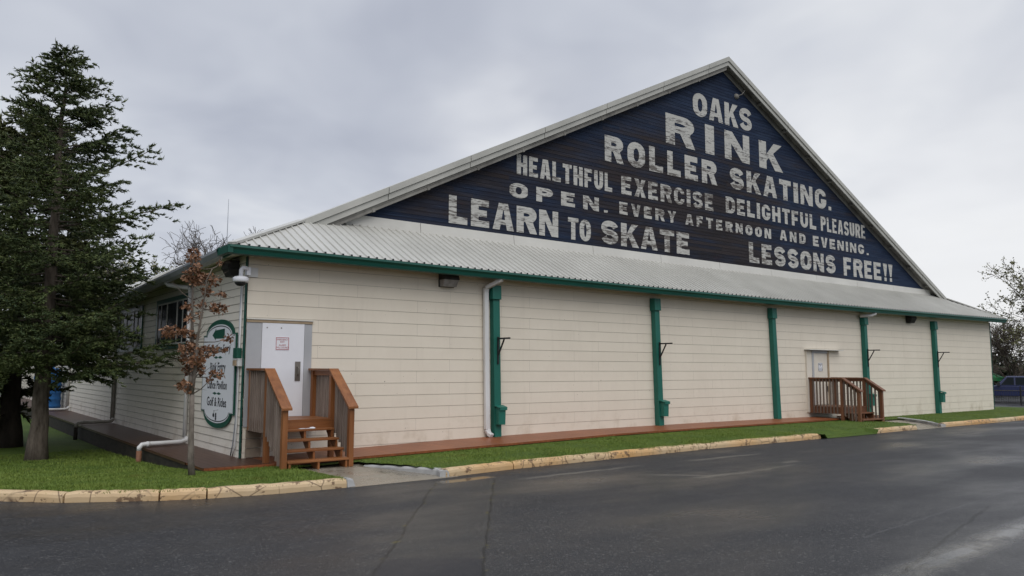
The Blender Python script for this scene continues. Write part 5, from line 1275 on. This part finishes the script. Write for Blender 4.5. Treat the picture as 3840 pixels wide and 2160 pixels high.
# right-hand side
broad('budding_tree', 'tall budding tree at the right edge with young olive leaves', (69.5, 8.6, -0.6), 13.0, 53, 0.75, 4, 'bark', 'bud', 5200, 0.12, r0=0.2, first=0.32, twig=0.018, lean=(-0.1, 0.12, 0), leaf_lv=1)
broad('thicket_tree', 'fine twiggy tree below the tall budding tree, right of the building', (73, 13.4, -0.6), 7.8, 57, 0.8, 5, 'bark', 'bud', 1200, 0.10, r0=0.2, first=0.15, twig=0.018, leaf_lv=3)
def bush(label, base, rx, rz, seed, n=7000):
    g_ = np.random.default_rng(seed); t = thing('evergreen_bush', label, 'bush', base, 'dark bushes behind the pickup')
    m_ = MB()
    for k in range(5): a = k*1.256; m_.tube([Vector(base)-Vector((0, 0, 0.3)), Vector(base)+Vector((math.cos(a)*rx*0.3, math.sin(a)*rx*0.3, rz*0.7)), Vector(base)+Vector((math.cos(a)*rx*0.6, math.sin(a)*rx*0.6, rz*1.4))], [0.12, 0.08, 0.03], 5, False)
    m_.build('stem', 'bark_dark', t)
    u = g_.normal(0, 1, (n, 3)); u /= np.linalg.norm(u, axis=1)[:, None]; lob = 0.78+0.2*np.sin(u[:, 0]*6+seed)*np.cos(u[:, 1]*5)+0.12*np.sin(u[:, 2]*11+seed)
    rr = (g_.uniform(0.35, 1, n)**0.45*lob)[:, None]; c = np.array(base)+np.array([0, 0, rz*0.9])+u*rr*np.array([rx, rx, rz])
    a = g_.normal(0, 1, (n, 3)); a /= np.linalg.norm(a, axis=1)[:, None]; b = np.cross(a, u); s_ = g_.uniform(0.1, 0.24, n)[:, None]
    V = np.stack([c-a*s_, c+b*s_*0.6, c+a*s_, c-b*s_*0.6], 1).reshape(-1, 3); mkobj('crown', V, np.arange(4*n).reshape(-1, 4), 'bushgreen', t)
bush('dark evergreen bush right behind the building corner, above the green tent', (78, 22.5, -0.6), 4.2, 2.3, 61)
bush('dark evergreen bush behind the cab of the blue pickup', (79, 17.0, -0.6), 4.4, 2.4, 62)
bush('dark evergreen bush at the right edge beyond the blue pickup', (76, 9.0, -0.6), 4.2, 2.1, 63)
bush('dark shrub in the shade at the far left behind the conifers', (-4.2, 44, -0.6), 4.0, 2.2, 64)
bush('dark shrub at the left edge far beyond the lawn', (-10.5, 40, -0.6), 5.0, 2.6, 65)

# ------------------------------------------------------------------ pickup, tent, fence
gz = -0.5
ang = math.atan2(0.93, -0.36)    # the pickup's nose points to the left of the picture
t = thing('pickup_truck', 'dark blue crew-cab pickup parked behind the low iron fence', 'truck', (0, 0, 0))
def tl(a, s_, h): return (a, s_, h)   # local: x forward, y left, z up
def side_prism(poly, y0, y1, mb): mb.prism([(p[0], y0, p[1]) for p in poly], (0, y1-y0, 0))
body = [(2.75, 0.55), (2.85, 0.8), (2.8, 1.05), (1.35, 1.15), (1.0, 1.2), (-0.95, 1.2), (-2.9, 1.2), (-2.95, 0.6), (-2.3, 0.5), (-2.25, 0.62), (-1.45, 0.62), (-1.35, 0.5), (1.3, 0.5), (1.4, 0.65), (2.25, 0.65), (2.35, 0.5)]
m_ = MB(); tri = tessellate_polygon([[Vector((p[0], p[1], 0)) for p in body]]); nb = len(body)
m_.add([(p[0], -0.98, p[1]) for p in body]+[(p[0], 0.98, p[1]) for p in body], [tuple(q) for q in tri]+[tuple(i+nb for i in q) for q in tri]+[(i, (i+1) % nb, nb+(i+1) % nb, nb+i) for i in range(nb)])
m_.build('body', 'truck', t, bevel=0.04)
m_ = MB(); m_.hexa([(1.05, -0.95, 1.19), (1.05, 0.95, 1.19), (-1.25, 0.95, 1.19), (-1.25, -0.95, 1.19), (0.35, -0.78, 1.88), (0.35, 0.78, 1.88), (-1.1, 0.78, 1.88), (-1.1, -0.78, 1.88)])
cab = m_.build('cab', 'truck', t, bevel=0.05)
for sgn in (-1, 1):
    for a0, a1, b0, b1 in ((0.72, -0.05, 0.32, -0.05), (-0.15, -1.0, -0.15, -0.95)):
        def wp(a, h): yy_ = 0.955-0.17*(h-1.19)/0.69; return (a, sgn*(yy_+0.004), h)
        m_ = MB(); q = [wp(a0, 1.27), wp(a1, 1.27), wp(b1, 1.78), wp(b0, 1.78)]; m_.prism(q, (0, sgn*0.006, 0)); m_.build('window', 'glass', cab)
m_ = MB(); m_.quad((1.0, -0.85, 1.25), (1.0, 0.85, 1.25), (0.42, 0.72, 1.83), (0.42, -0.72, 1.83)); m_.v = [(v[0]+0.03, v[1], v[2]+0.02) for v in m_.v]; m_.build('windscreen', 'glass', cab)
for a in (1.82, -1.85):
    for sgn in (-1, 1):
        m_ = MB(); m_.tube([(a, sgn*0.72, 0.39), (a, sgn*0.97, 0.39)], 0.39, 20); wh = m_.build('wheel', 'rubber', t)
        m_ = MB(); m_.tube([(a, sgn*0.95, 0.39), (a, sgn*0.985, 0.39)], 0.22, 14); m_.build('rim', 'steel', wh)
for sgn in (-1, 1):
    m_ = MB(); m_.box(0.78, 0.95, sgn*1.0-0.12*(sgn > 0)*0, sgn*1.16, 1.2, 1.42) if sgn > 0 else m_.box(0.78, 0.95, -1.16, -1.0, 1.2, 1.42); m_.build('wing_mirror', 'black', t)
m_ = MB(); m_.box(-2.95, 2.85, 0.985, 1.0, 0.86, 0.9); m_.box(-2.95, 2.85, -1.0, -0.985, 0.86, 0.9); m_.build('side_moulding', 'steel', t)
t.location = (56.65, 7.1, gz); t.rotation_euler = (0, 0, ang)
# green tent
tc_ = Vector((70.4, 15.2, -0.75))
t = thing('canopy_tent', 'bright green pitched canopy tent behind the building corner', 'tent', tc_)
m_ = MB(); e = 1.7; zz_ = tc_.z
m_.add([(tc_.x-e, tc_.y-e, zz_+1.9), (tc_.x+e, tc_.y-e, zz_+1.9), (tc_.x+e, tc_.y+e, zz_+1.9), (tc_.x-e, tc_.y+e, zz_+1.9), (tc_.x, tc_.y, zz_+3.0),
        (tc_.x-e, tc_.y-e, zz_+1.6), (tc_.x+e, tc_.y-e, zz_+1.6), (tc_.x+e, tc_.y+e, zz_+1.6), (tc_.x-e, tc_.y+e, zz_+1.6)],
       [(0, 1, 4), (1, 2, 4), (2, 3, 4), (3, 0, 4), (0, 5, 6, 1), (1, 6, 7, 2), (2, 7, 8, 3), (3, 8, 5, 0)]); m_.build('roof_cloth', 'tent', t)
for a in (-1, 1):
    for b in (-1, 1):
        m_ = MB(); m_.tube([(tc_.x+a*(e-0.05), tc_.y+b*(e-0.05), zz_), (tc_.x+a*(e-0.05), tc_.y+b*(e-0.05), zz_+1.75)], 0.03, 6); m_.build('leg', 'white', t)
# iron fence in front of the pickup
fa = Vector((51.3, 9.6, -0.47)); fb = Vector((56.5, -4.5, -0.47)); fd = (fb-fa); Lf = fd.length; fd.normalize()
t = thing('iron_fence', 'low black iron fence along the lot before the blue pickup', 'fence', fa)
m_ = MB(); k = 0.0
while k < Lf: p = fa+fd*k; m_.tube([p+Vector((0, 0, 0.12)), p+Vector((0, 0, 0.95))], 0.009, 4); k += 0.13
m_.build('pickets', 'black', t)
for h in (0.18, 0.55, 0.9):
    m_ = MB(); m_.beam(fa+Vector((0, 0, h)), fb+Vector((0, 0, h)), 0.03, 0.035); m_.build('rail', 'black', t)
k = 0.0
while k < Lf:
    p = fa+fd*k; m_ = MB(); m_.box(p.x-0.035, p.x+0.035, p.y-0.035, p.y+0.035, p.z-0.05, p.z+1.2); m_.build('fence_post', 'black', t); k += 2.3
print('done', len(bpy.data.objects))
